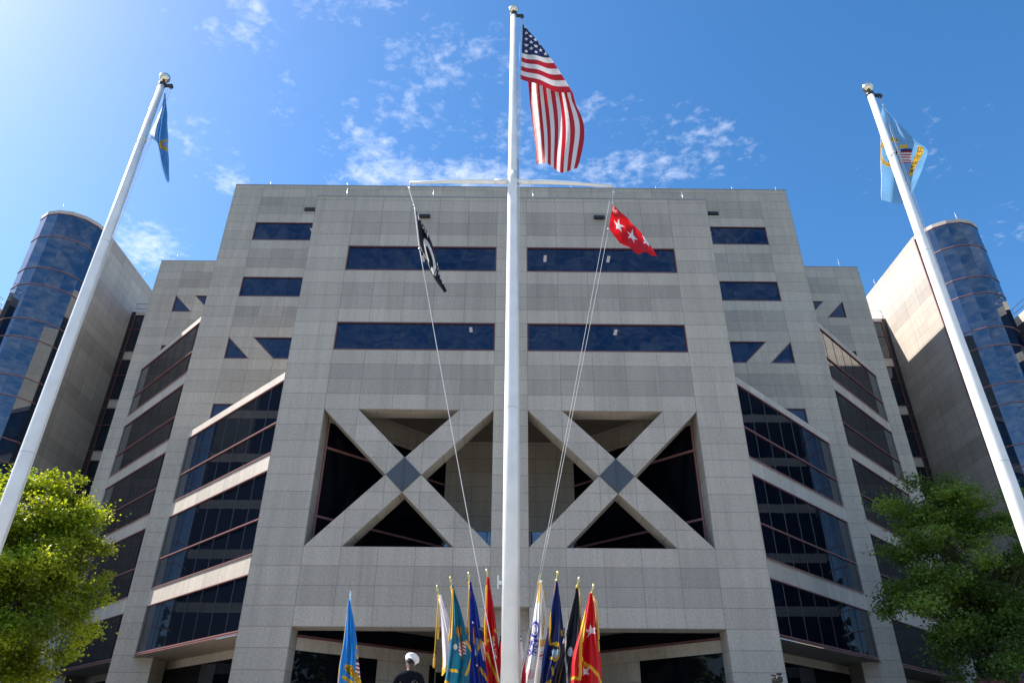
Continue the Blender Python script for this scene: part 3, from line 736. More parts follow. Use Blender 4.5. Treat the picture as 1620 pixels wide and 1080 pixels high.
# ------------------------------------------------------------------ the three tall flagpoles
def rope(mb, a, b, r, sag=0.0, n=14):
    a = Vector(a); b = Vector(b); mb.tube([a.lerp(b, i/n)+Vector((0, 0, -sag*4*(i/n)*(1-i/n))) for i in range(n+1)], r, 6)
def flagpole(x, y, h, r0, r1, label, arms=False, strap=None):
    T = thing('flagpole', label, 'flagpole', (x, y, 0), 'tall white flagpoles')
    p = MB(); p.tube([(x, y, 0), (x, y, h*.3), (x, y, h*.66), (x, y, h)], [r0, r0*.97, r0*.5+r1*.5, r1], 28); PO = p.build('pole', WHITEP, T)
    j = MB()
    for z in (h*.33, h*.66): 
        rr = (r0*.965 if z < h*.5 else (r0+r1)/2)+.0015; j.tube([(x, y, z-.006), (x, y, z+.006)], rr, 28, False)
    j.build('joint_line', simple('pole_joint', (.45, .44, .42), .5), PO)
    b = MB(); b.lathe((x, y, 0), [(r0*2.2, 0), (r0*2.2, .04), (r0*1.5, .14), (r0*1.1, .2)], 24); b.build('base_collar', STEEL, T)
    t = MB(); t.lathe((x, y, h), [(r1*1.1, -.07), (r1*1.25, -.03), (r1*1.2, .03), (r1*.5, .07), (.03, .11), (.03, .16)], 18)
    t.box(x+r1*.6, x+r1+.20, y-.03, y+.03, h-.09, h-.01); t.tube([(x+r1+.17, y-.035, h-.09), (x+r1+.17, y+.035, h-.09)], .055, 12)
    t.build('truck', BLACKM, T)
    f = MB(); f.sphere((x, y, h+.26), .145, 28, .94); f.build('ball_finial', GOLDB, T)
    rp = MB()
    rp.tube([(x+r1+.19, y, h-.09), (x+r1+.12, y, h-3.2), (x+(r0+r1)/2+.03, y, h*.5), (x+r0+.02, y, 1.3)], .006, 5); rp.tube([(x+r1+.13, y-.02, h-.09), (x+r1+.07, y-.02, h-3.2), (x+(r0+r1)/2+.02, y-.02, h*.5), (x+r0+.015, y-.02, 1.3)], .006, 5)
    if strap:
        z, xx = strap
        rr = r1+(r0-r1)*(1-z/h)
        pts = [(x+rr*1.06*math.cos(a), y+rr*1.06*math.sin(a), z-.16+.10*math.cos(a)) for a in [2*math.pi*i/20 for i in range(21)]]
        rp.tube(pts, .016, 6, False); rope(rp, (x+rr, y, z-.06), (xx, y, z), .012)
    c = MB(); c.box(x-r0-.06, x-r0+.01, y-.02, y+.02, 2.9, 2.96); c.box(x-r0-.085, x-r0-.06, y-.014, y+.014, 2.82, 3.06); c.build('cleat', WHITEP, T)
    if arms:
        za = 12.87
        ra = r0+(r1-r0)*za/h*1.02
        k = MB(); k.tube([(x, y, za-.22), (x, y, za+.30)], ra+.012, 26); k.build('arm_collar', WHITEP, T)
        for s, zt in ((-1, 12.80), (1, 12.745)):
            xt = -2.695 if s < 0 else 2.527
            a = MB(); a.tube([(x+s*.03, y, za), (x+s*.95, y, za+.012*0), (xt*.6+x*.4, y, za+(zt-za)*.42+.02), (xt, y, zt)], [.062, .060, .050, .032], 16)
            A = a.build('yardarm', WHITEP, T)
            k = MB(); k.tube([(x+s*.05, y, za), (x+s*.46, y, za)], .072, 18); k.build('sleeve', WHITEP, A)
            k = MB(); k.tube([(xt-s*.02, y, zt), (xt-s*.02, y, zt-.13)], .012, 6); k.lathe((xt-s*.02, y, zt-.18), [(.01, -.05), (.04, -.02), (.04, .03), (.01, .05)], 10); k.build('pulley', STEEL, A)
        br = MB(); br.box(x+ra-.02, x+ra+.05, y-.05, y+.05, za-.1, za+.75); br.build('arm_bracket', STEEL, T)
        # the left halyard carries the dark flag, the right one the red flag
        rope(rp, (-2.70, y-.01, 12.62), (-2.504, y, 11.98), .016); rope(rp, (-2.504, y, 11.98), (-2.292, y, 10.70), .020)
        rope(rp, (-2.292, y, 10.70), (x-r0-.03, y-.06, 1.25), .009, .10)
        pass
        rope(rp, (2.50, y-.01, 12.60), (2.453, y, 12.13), .010); rope(rp, (2.311, y, 11.37), (x+r0+.02, y-.05, 1.25), .0055, .02)
        rope(rp, (2.46, y+.03, 12.60), (x+r0+.01, y-.02, 1.3), .0055, .05)
        k = MB(); 
        for q in ((-2.292, y, 10.70), (-2.52, y, 12.05), (2.46, y, 12.2), (2.31, y, 11.36)): k.sphere(q, .035, 8)
        k.build('snap_hook', STEEL, T)
    rp.build('halyard', ROPE, T)
    return T
flagpole(-.06, 13.85, 19.62, .158, .088, 'tallest white flagpole in the middle with a yardarm and gold ball', True)
flagpole(-9.50, 13.3, 15.72, .150, .082, 'white flagpole on the left carrying the limp light blue flag', False, (13.72, -9.26))
flagpole(9.57, 13.3, 15.64, .150, .082, 'white flagpole on the right carrying the open light blue flag', False, (13.55, 9.72))

# ------------------------------------------------------------------ flags flown from the poles
def us_paint(u, v):
    if u < .4 and v < 7/13:
        x = u/.4*6; y = v/(7/13)*5         # canton 6 x 5 grid of big rows
        for row in range(9):
            cy = (row+1)/10*5
            for k in range(6 if row % 2 == 0 else 5):
                cx = (k*2+1+(row % 2))/12*6
                dx = (x-cx)/6*.4*1.9; dy = (y-cy)/5*(7/13)
                if abs(dx) < .034 and abs(dy) < .034 and star_in(dx, dy, .033): return WHITE
        return NAVY
    return REDC if int(v*13) % 2 == 0 else WHITE
T_ = Vector((.215, 13.85, 19.187)); B_ = Vector((.135, 13.85, 16.752))
Qb = Vector((1.60, 13.78, 16.12))
P = []
NU, NV = 260, 143
for j in range(NV+1):
    v = j/NV; H = T_.lerp(B_, v)
    Q = T_.lerp(Qb, v) + Vector((.05, 0, .10))*math.sin(math.pi*v)
    uf = .02+.33*v; row = []
    top = Vector((.225, 13.98, 18.9)).lerp(Vector((1.60, 13.80, 16.1)), v)
    E = Vector((.575, 14.10, 14.03)).lerp(Vector((1.62, 13.95, 13.55)), v) + Vector((0, 0, -.10*math.sin(math.pi*v)))
    for i in range(NU+1):
        u = i/NU
        if u <= uf:
            w = u/uf; p = H.lerp(Q, w)
            sag = -.10*math.sin(math.pi*w)*v
            p = p + Vector((0, .07*v*math.sin(w*7+v*2.5)*math.sin(math.pi*w), sag))
        else:
            w = (u-uf)/(1-uf); p = Q.lerp(E, w)
            bulge = math.sin(math.pi*w)
            p = p + Vector((bulge*(.02+.26*v*v)+.02*math.sin(w*9+v*5)*w, .20*min(1, w*9)+.10*w*math.sin(v*9+w*2.0)+.08*bulge*math.sin(v*17+w*3), 0))
        row.append(p)
    P.append(row)
o = paint_grid(P, us_paint).build('flag', CLOTH)
tag(o, 'large American flag folded over itself at the top of the middle pole', 'flag', 'flags flown from the poles')

def pow_paint(u, v):
    # u along the fly (0 at the rope), v down the hoist
    dx, dy = (u-.46)*1.5, v-.55
    if math.hypot(dx, dy) < .34:
        if math.hypot(dx+.04, dy-.02) < .19 or abs(dx-.02) < .07 and dy > .08: return BLACK
        if abs(dx-.27) < .02 and abs(dy) < .2: return BLACK
        return WHITE
    if .02 < v < .16 and .10 < u < .90:
        a = (u-.10)/.8
        if text_at('POW   MIA', a, (v-.02)/.14): return WHITE
    if .88 < v < .97 and text_at('YOU ARE NOT FORGOTTEN', (u-.05)/.9, (v-.88)/.09): return WHITE
    return BLACK
POW = [[(-2.504, 13.85, 11.969), (-2.433, 13.91, 11.554), (-2.352, 13.87, 11.127), (-2.292, 13.85, 10.725)], [(-2.317, 13.95, 11.629), (-2.3, 14.1, 11.391), (-2.255, 14.05, 11.016), (-2.21, 13.9, 10.574)], [(-2.053, 13.75, 10.957), (-2.08, 13.97, 10.82), (-2.091, 14.05, 10.632), (-2.069, 13.9, 10.275)], [(-1.842, 13.7, 10.278), (-1.893, 13.95, 10.276), (-1.933, 14.0, 10.126), (-1.936, 13.85, 9.89)], [(-1.765, 13.9, 9.946), (-1.794, 13.95, 9.872), (-1.799, 13.9, 9.764), (-1.805, 13.85, 9.675)], [(-1.574, 13.85, 9.481), (-1.593, 13.9, 9.497), (-1.618, 13.87, 9.459), (-1.63, 13.85, 9.428)]]
RED3 = [[(2.453, 13.85, 12.115), (2.405, 13.85, 11.868), (2.363, 13.88, 11.649), (2.311, 13.85, 11.384)], [(2.609, 13.75, 11.826), (2.557, 13.9, 11.689), (2.504, 13.97, 11.464), (2.414, 13.9, 11.189)], [(2.82, 13.8, 11.608), (2.763, 14.0, 11.512), (2.673, 14.03, 11.296), (2.556, 13.9, 10.995)], [(3.04, 13.97, 11.491), (2.925, 13.9, 11.175), (2.809, 13.8, 10.881), (2.761, 13.7, 10.65)], [(3.21, 14.0, 11.219), (3.095, 13.85, 10.904), (2.983, 13.75, 10.672), (2.964, 13.8, 10.54)], [(3.329, 13.9, 10.85), (3.247, 13.85, 10.714), (3.157, 13.75, 10.58), (3.16, 13.95, 10.752)], [(3.416, 13.85, 10.564), (3.385, 13.85, 10.564), (3.357, 13.8, 10.526), (3.352, 13.9, 10.601)]]
DR = [[(9.843, 13.35, 15.306), (9.859, 13.35, 15.233), (9.885, 13.35, 15.137), (9.911, 13.35, 15.041)], [(9.797, 13.5, 14.989), (9.981, 13.55, 15.023), (10.032, 13.4, 14.836), (10.131, 13.4, 14.578)], [(9.683, 13.55, 14.52), (9.99, 13.6, 14.578), (10.146, 13.4, 14.322), (10.458, 13.5, 14.132)], [(9.483, 13.5, 13.823), (9.908, 13.6, 13.884), (10.227, 13.45, 13.805), (10.8, 13.65, 13.902)], [(9.33, 13.5, 13.222), (9.78, 13.65, 13.373), (10.061, 13.5, 13.232), (10.592, 13.7, 13.433)], [(9.193, 13.5, 12.62), (9.633, 13.7, 12.789), (9.851, 13.55, 12.611), (10.302, 13.7, 12.926)], [(9.031, 13.45, 12.013), (9.389, 13.65, 12.132), (9.541, 13.5, 11.962), (9.869, 13.6, 12.239)]]
DL = [[(-9.361, 13.3, 15.368), (-9.344, 13.3, 15.368), (-9.333, 13.3, 15.356), (-9.321, 13.3, 15.344)], [(-9.369, 13.4, 14.903), (-9.199, 13.2, 14.681), (-9.303, 13.4, 14.904), (-9.152, 13.3, 14.794)], [(-9.458, 13.5, 14.562), (-9.108, 13.15, 14.141), (-9.264, 13.45, 14.464), (-8.954, 13.2, 14.221)], [(-9.533, 13.55, 14.126), (-9.071, 13.2, 13.654), (-9.208, 13.5, 13.965), (-8.806, 13.2, 13.68)], [(-9.217, 13.5, 13.738), (-8.972, 13.2, 13.391), (-9.08, 13.45, 13.6), (-8.725, 13.2, 13.351)], [(-9.029, 13.45, 13.27), (-8.796, 13.2, 12.939), (-8.893, 13.42, 13.155), (-8.62, 13.25, 12.905)], [(-8.826, 13.4, 12.792), (-8.672, 13.25, 12.608), (-8.711, 13.4, 12.709), (-8.556, 13.3, 12.595)], [(-8.58, 13.3, 12.344), (-8.524, 13.3, 12.242), (-8.519, 13.35, 12.268), (-8.477, 13.3, 12.304)]]
o = grid_cloth(POW, 60, 150, lambda s, t: pow_paint(t, s)).build('flag', CLOTH)
tag(o, 'black flag with white emblem hanging from the left yardarm', 'flag', 'flags flown from the poles')
def red3_paint(s, t):
    for u, v, r in ((.21, .46, .20), (.47, .40, .20), (.72, .06, .20)):
        if star_in((t-u)*1.75, s-v, r, .25): return WHITE
    return (.62, .006, .012)
o = grid_cloth(RED3, 60, 130, red3_paint, .10, 3).build('flag', CLOTH)
tag(o, 'red flag with three white stars blowing from the right yardarm', 'flag', 'flags flown from the poles')
SKYB = (.16, .38, .64)
def dr_paint(s, t):
    x, y = s, t
    if .46 < x < .70 and .505 < y < .64:
        if y < .53: return NAVY
        return (.40, .02, .03) if int((y-.53)/.0122) % 2 == 0 else (.7, .68, .66)
    d = math.hypot((x-.30)/.31, (y-.54)/.135)
    if .80 < d < 1.06 and x < .45: 
        a = math.atan2(y-.54, x-.30)
        return (.05, .04, .02) if text_at('WEAPONS SUPPORT', ((a/(2*math.pi)) % 1.0), (1.02-d)/.2) else GOLD
    if abs(x-.30) < .09 and abs(y-.57-(.30-x)*.1) < .06: return (.05, .02, .02)
    if .08 < (d) < .5 and (int((math.atan2(y-.54, x-.30))*5) % 3 == 0): return (.45, .50, .56)
    if .44 < x < .62 and .47 < y < .50: return GOLD
    # ribbon
    a = (y-.45)/(.76-.45)
    if 0 < a < 1:
        xc = .88-.17*a
        if abs(x-xc) < .055: return (.05, .04, .02) if text_at('WEAPONS SUPPORT', a, (x-xc+.05)/.1) else GOLD
    if s < .03 : return (.75, .78, .80)
    return SKYB
o = grid_cloth(DR, 110, 170, dr_paint, .05, 5).build('flag', CLOTH)
tag(o, 'light blue flag with gold ring, shield and ribbon on the right pole', 'flag', 'flags flown from the poles')
def dl_paint(s, t):
    d = math.hypot((s-.97)/.42, (t-.55)/.075)
    if .62 < d < 1.02: return GOLD
    if d <= .62 and (t*60) % 2 < .9: return (.35, .30, .35)
    return (.12, .36, .68)
o = grid_cloth(DL, 60, 110, dl_paint, .06, 8).build('flag', CLOTH)
tag(o, 'light blue flag hanging limp and folded on the left pole', 'flag', 'flags flown from the poles')

# ------------------------------------------------------------------ row of ceremonial flags on staffs
CER = {
 'dla':((-3.13, 14.4, 2.883),(-2.962, 14.4, 0.071),[(2.685, -3.142, -3.094), (2.343, -3.149, -2.983), (1.899, -3.166, -2.861), (1.576, -3.196, -2.79), (1.26, -3.19, -2.721), (0.953, -3.185, -2.654)]),
 'white':((-1.527, 14.9, 3.102),(-0.799, 14.9, 0.083),[(2.884, -1.464, -1.414), (2.433, -1.40, -1.24), (2.088, -1.37, -1.10), (1.75, -1.34, -1.02), (1.486, -1.34, -.98)]),
 'teal':((-1.243, 14.55, 3.201),(-0.584, 14.55, 0.083),[(2.997, -1.196, -1.159), (2.609, -1.166, -1.02), (2.153, -1.169, -0.882), (1.821, -1.189, -0.775), (1.496, -1.22, -0.787), (1.232, -1.252, -0.801)]),
 'blue':((-0.896, 14.75, 3.333),(-0.422, 14.75, 0.084),[(3.112, -0.863, -0.825), (2.646, -0.859, -0.699), (2.184, -0.843, -0.6), (1.737, -0.816, -0.469), (1.304, -0.789, -0.354), (1.04, -0.768, -0.314)]),
 'red':((-0.526, 14.6, 3.363),(-0.153, 14.6, 0.085),[(3.168, -0.522, -0.472), (2.622, -0.534, -0.375), (2.164, -0.548, -0.307), (1.721, -0.513, -0.253), (1.292, -0.457, -0.235), (1.083, -0.417, -0.233)]),
 'us':((-0.07, 14.45, 3.0),(0.018, 14.45, 0.087),[(2.9, -0.094, -0.044), (2.516, -0.179, 0.046), (2.224, -0.213, 0.121), (1.881, -0.27, 0.182), (1.329, -0.25, 0.24), (1.06, -0.223, 0.251)]),
 'army':((0.545, 14.7, 3.331),(0.048, 14.7, 0.086),[(3.135, 0.517, 0.567), (2.646, 0.424, 0.621), (2.184, 0.346, 0.649), (1.737, 0.271, 0.616), (1.305, 0.198, 0.549), (1.094, 0.185, 0.523)]),
 'navy':((0.886, 14.5, 3.326),(0.277, 14.5, 0.087),[(3.072, 0.829, 0.866), (2.612, 0.732, 0.915), (2.157, 0.65, 0.949), (1.716, 0.547, 0.912), (1.341, 0.518, 0.738), (1.132, 0.503, 0.698)]),
 'black':((1.285, 14.3, 3.175),(0.533, 14.3, 0.088),[(2.915, 1.189, 1.238), (2.58, 1.092, 1.248), (2.13, 0.958, 1.241), (1.695, 0.839, 1.176), (1.273, 0.713, 1.033), (1.017, 0.685, 0.978)]),
 'star':((1.537, 14.1, 3.005),(0.738, 14.1, 0.088),[(2.784, 1.418, 1.477), (2.49, 1.332, 1.509), (2.102, 1.21, 1.536), (1.673, 1.066, 1.592), (1.361, 1.02, 1.597), (1.157, 0.99, 1.574)]),
}
PXM = 83.0       # scale of the painted patterns below: units per metre, measured from the tip of the staff (x right, y down)
def seg(x, y, x0, y0, x1, y1):
    dx, dy = x1-x0, y1-y0; t = max(0, min(1, ((x-x0)*dx+(y-y0)*dy)/(dx*dx+dy*dy))); return math.hypot(x-x0-t*dx, y-y0-t*dy)
def gold_lines(lines, w=2.4):
    return lambda x, y: any(seg(x, y, *l) < w for l in lines)
BARE = (.62, .63, .64)
def p_dla(x, y, s, t):
    if s < .08+.04*math.sin(t*40): return GOLD
    if seg(x, y, -2, 114, 15, 134) < 5.2:
        a = ((x+3)*.65+(y-113)*.76)/27; b = (-(x+3)*.76+(y-113)*.65)/10+.5
        return (.04, .03, .02) if text_at('WEAPON', a, b) else GOLD
    if x > 9.5 and 103 < y < 133:
        if y < 106: return NAVY
        return (.42, .02, .03) if int((y-x*.4)/2.7) % 2 else (.75, .73, .72)
    if abs(math.hypot((x-15)/5, (y-93)/8)-1) < .28: return GOLD
    if seg(x, y, -8, 127, 6, 137) < 2.4 or seg(x, y, 6, 137, 16, 150) < 2.4: return GOLD
    return (.025, .26, .66)
def p_white(x, y, s, t):
    if t > .93 or s < .06 and t > .8: return GOLD
    return (.80, .76, .80)
def p_teal(x, y, s, t):
    if gold_lines([(4, 22, 2, 96), (25, 101, 36, 118), (35, 125, 25, 148), (2, 142, 10, 142), (-9, 157, 23, 172)], 2.1)(x, y): return GOLD
    if math.hypot((x-9)/3, (y-109)/4) < 1: return (.75, .70, .62)
    if math.hypot((x-14)/4, (y-85)/8) < 1: return (.45, .23, .03)
    if 14 < x < 25 and 100 < y < 119: return (.42, .02, .04) if int((y-x*.7)/2.4) % 2 else (.75, .73, .72)
    return (.012, .145, .235)
def p_blue(x, y, s, t):
    if s < .05 and y < 110: return GOLD
    if gold_lines([(16, 120, 20, 108), (18, 148, 37, 176), (2, 172, 8, 180)], 2.0)(x, y): return GOLD
    if seg(x, y, 9, 88, 9, 110) < 1.6: return (.42, .18, .09)
    if seg(x, y, 13, 107, 13, 126) < 2.8: return (.25, .42, .62)
    if seg(x, y, 22, 112, 26, 134) < 4: return (.66, .66, .62)
    for q, w in ((13, 142), (19, 90), (7, 80)):
        if math.hypot(x-q, y-w) < 1.5: return WHITE
    return (.008, .030, .30)
def p_red(x, y, s, t):
    if gold_lines([(-1, 30, -3, 78), (-3, 78, -1, 118), (1, 113, 10, 108), (0, 130, 22, 180), (13, 98, 17, 102)], 1.9)(x, y): return GOLD
    if 106 < y < 140 and abs(x-(y-106)*.12-9) < 3: return (.80, .72, .70) if text_at('MARINE', (y-106)/34, (x-(y-106)*.12-6)/6) else (.46, .010, .015)
    return (.54, .006, .012)
def p_us(x, y, s, t):
    if y < 84: return WHITE if (star_in(x % 7-3.5, y % 7-3.5, 3.0)) else NAVY
    q = x-(y-66)*-.10
    return (.50, .012, .022) if int((q+60)/6.5) % 2 else WHITE
def p_army(x, y, s, t):
    if y < 10 or seg(x, y, -1, 22, -4, 50) < 1.8: return (.70, .45, .06) if y > 8 else (.6, .4, .1)
    e = math.hypot((x+9)/5.5, (y-92)/11)
    if abs(e-1) < .2 or abs(e-.5) < .14 and (x*3+y) % 5 < 3: return (.03, .04, .42)
    if 106 < y < 130 and -25 < x < -5-(y-118)*.2 and mnoise.noise(Vector((x*.38, y*.38, 1))) > -.08: return (.03, .045, .40)
    if 105 < y < 116 and x > -1: return (.70, .40, .10)
    if 124 < y < 134 and x > -2 and int(y/2.5) % 2: return (.55, .05, .06)
    if math.hypot((x+17)/7, (y-157)/7) < 1: return (.68, .48, .50)
    return (.80, .78, .77)
def p_navy(x, y, s, t):
    if gold_lines([(-14, 67, -13, 112), (-13, 112, -2, 117), (-12, 134, -6, 138), (-26, 174, -11, 166), (5, 94, 6, 100), (-10, 148, -8, 156)], 1.9)(x, y): return GOLD
    e = math.hypot((x+5)/6.5, (y-125)/12)
    if abs(e-1) < .16 and x > -5: return GOLD
    if e < .85: return (.03, .03, .04) if y < 123 else (.38, .54, .64)
    return (.008, .022, .12)
def p_black(x, y, s, t):
    if gold_lines([(-18, 56, -23, 91), (-23, 91, -19, 171)], 1.2)(x, y): return (.62, .62, .64)
    if math.hypot((x+27)/4, (y-100)/4) < 1 or math.hypot((x+15)/3.5, (y-115)/7) < 1: return (.50, .53, .56)
    return (.012, .015, .022)
def p_star(x, y, s, t):
    if star_in(x+6, y-73, 9.5, .1) or (x > -17 and star_in(x+15, y-128, 9, .2)): return (.84, .80, .81)
    if gold_lines([(-17, 40, -20, 88)], 2.6)(x, y): return (.80, .50, .02)
    if gold_lines([(-22, 90, -22, 139), (-22, 139, -38, 140), (-21, 110, 11, 143), (11, 143, 10, 170), (-38, 149, -22, 164)], 2.1)(x, y): return GOLD
    return (.56, .005, .010)
CERL = {
 'dla': (p_dla, 'bright light blue flag with gold ribbon on a staff, standing alone at the left', (.82, .82, .84), None, 1.6),
 'white': (p_white, 'plain white flag with gold fringe on a staff, leftmost in the close row', None, (-1.475, -1.49), 1.2),
 'teal': (p_teal, 'teal flag with small striped shield and gold fringe on a staff', None, (-1.185, -1.19), 1.4),
 'blue': (p_blue, 'royal blue flag with pale emblem and gold fringe on a staff', None, (-.865, -.875), 1.6),
 'red': (p_red, 'scarlet flag with white scroll lettering on a staff left of the middle pole', None, (-.53, -.535), 1.5),
 'us': (p_us, 'red, white and blue striped flag on a staff behind the middle pole', None, None, 1.2),
 'army': (p_army, 'white flag with blue seal on a staff just right of the middle pole', None, (.575, .58), 1.5),
 'navy': (p_navy, 'navy blue flag with gold ring emblem on a staff', None, None, 1.4),
 'black': (p_black, 'black flag with white edging on a staff beside the red starred flag', None, (1.235, 1.245), 1.3),
 'star': (p_star, 'red flag with two white stars and gold fringe on a staff, rightmost in the row', None, (1.525, 1.545), 1.7),
}
CHROME = simple('polished_finial', (.80, .80, .78), .12, 1.0)
for key, (tip, bot, rows) in CER.items():
    paint, label, _, tassel, folds = CERL[key]
    tip = Vector(tip); bot = Vector(bot); Y = tip.y
    T = thing('ceremonial_flag', label, 'flag', (bot.x, Y, 0), 'ceremonial flags on staffs')
    ax = (tip-bot).normalized()
    neck = tip - ax*.23
    m_ = MB(); m_.tube([(bot.x, Y, .06), neck], .017, 10); m_.build('staff', WOOD, T)
    m_ = MB(); m_.lathe(bot-Vector((0, 0, bot.z)), [(.19, 0), (.19, .03), (.12, .06), (.03, .09), (.028, .2), (.001, .2)], 20); m_.build('floor_stand', BRASS, T)
    m_ = MB(); m_.lathe(neck, [(.019, -.01), (.021, .02), (.012, .03), (.024, .05), (.011, .07), (.019, .085), (.012, .095), (.028, .125), (.022, .17), (.001, .235)], 12, ax)
    m_.build('spear_finial', CHROME if key == 'dla' else BRASS, T)
    # draped cloth
    NR, NC = 150, 56; P = []; rnd = random.Random(hash(key) % 1000 if False else sum(map(ord, key)))
    zt = [r[0] for r in rows]; phs = rnd.uniform(0, 6)
    for j in range(NR+1):
        t = j/NR; z = zt[0]+(zt[-1]-zt[0])*t
        i = 0
        while i < len(rows)-2 and z < rows[i+1][0]: i += 1
        f = (rows[i][0]-z)/(rows[i][0]-rows[i+1][0]); f = max(0, min(1, f))
        def cub(c):
            return cr([r[c] for r in rows], (i+f)/(len(rows)-1))
        xl, xr = cub(1), cub(2); wd = xr-xl
        row = []
        for k in range(NC+1):
            s_ = k/NC
            dep = (.10+.28*wd)*(.55*math.sin(s_*math.pi*2*folds+phs+t*1.2) + .25*math.sin(s_*math.pi*2*folds*2.3+phs*2-t*2.0))*min(1, .25+t*1.5)
            fr = .035*t*(mnoise.noise(Vector((s_*4, t*3, phs))))
            zz_ = z - (.05*math.sin(s_*math.pi*2*folds+phs))*t*t*(1 if j > NR*.8 else .4)
            row.append(Vector((xl+wd*s_+fr*.4*math.sin(math.pi*s_), Y-.11+dep+fr, zz_)))
        P.append(row)
    def pf(s, t):
        j = min(int(t*NR), NR); k = min(int(s*NC), NC); p = P[j][k]
        y_ = (tip.z-p.z)*PXM; return paint((p.x-tip.x)*PXM + (tip.x*85-7)/2345*y_, y_, s, t)
    paint_grid(P, pf).build('cloth', SILK, T)
    if tassel:
        m_ = MB(); h = neck.z-.04; x0, x1 = tassel
        m_.lathe((neck.x, Y, h+.03), [(.015, -.05), (.030, -.02), (.030, .02), (.015, .05)], 10)
        yy = Y-.07
        L_ = 1.05 if key == 'white' else (.75 if key != 'blue' else .95)
        m_.tube([(neck.x, yy+.04, h), (x0, yy, h-.12), ((x0+x1)/2, yy, h-L_*.6), (x1, yy, h-L_)], .011, 7)
        m_.tube([(neck.x+.02, yy+.04, h), (x0+.035, yy-.02, h-.15), (x0+.03, yy-.02, h-.55)], .009, 6)
        for (xx, zz_) in ((x1, h-L_), (x0+.03, h-.55)):
            m_.lathe((xx, yy, zz_), [(.016, -.22), (.022, -.19), (.021, -.05), (.012, -.03), (.017, 0), (.009, .03)], 10)
        m_.build('tassel_cord', GOLDC, T)
# ------------------------------------------------------------------ people
SKIN_D = simple('dark_skin', (.10, .05, .032), .5)
SKIN_L = simple('light_skin', (.52, .31, .24), .5)
COATM = simple('black_uniform_cloth', (.006, .007, .012), .9, 0, .0, 9.0, .0, .12)
TROUM = simple('blue_trousers', (.03, .05, .12), .8)
SUITM = simple('dark_suit', (.03, .032, .04), .8)
CAPW = simple('white_cap_cloth', (.80, .79, .80), .6)
SHOE = simple('black_shoe', (.01, .01, .011), .2)
BELT = simple('white_belt', (.55, .58, .60), .5)
EYE = simple('eye', (.03, .02, .02), .2)
HAIR = simple('short_dark_hair', (.015, .012, .010), .8)
HAIRG = simple('grey_hair', (.5, .48, .46), .8)
def skin_mesh(name, joints, bones, M, parent, root, sub=2):
    me = bpy.data.meshes.new(name); keys = list(joints); o = Vector((0, 0, 0)); q = parent
    idx = {k: i for i, k in enumerate(keys)}
    me.from_pydata([joints[k][0] for k in keys], [(idx[a], idx[b]) for a, b in bones], [])
    me.materials.append(M)
    ob = bpy.data.objects.new(name, me); C.objects.link(ob); ob.parent = parent
    md = ob.modifiers.new('skin', 'SKIN'); md.use_smooth_shade = True
    sv = me.skin_vertices[0].data if me.skin_vertices else None
    if sv is None:
        bmm = bmesh.new(); bmm.from_mesh(me); bmm.verts.layers.skin.verify(); bmm.to_mesh(me); bmm.free(); sv = me.skin_vertices[0].data
    for k in keys:
        r = joints[k][1]; sv[idx[k]].radius = (r, r) if not isinstance(r, tuple) else r
        sv[idx[k]].use_root = (k == root)
    s = ob.modifiers.new('smooth', 'SUBSURF'); s.levels = sub; s.render_levels = sub
    return ob
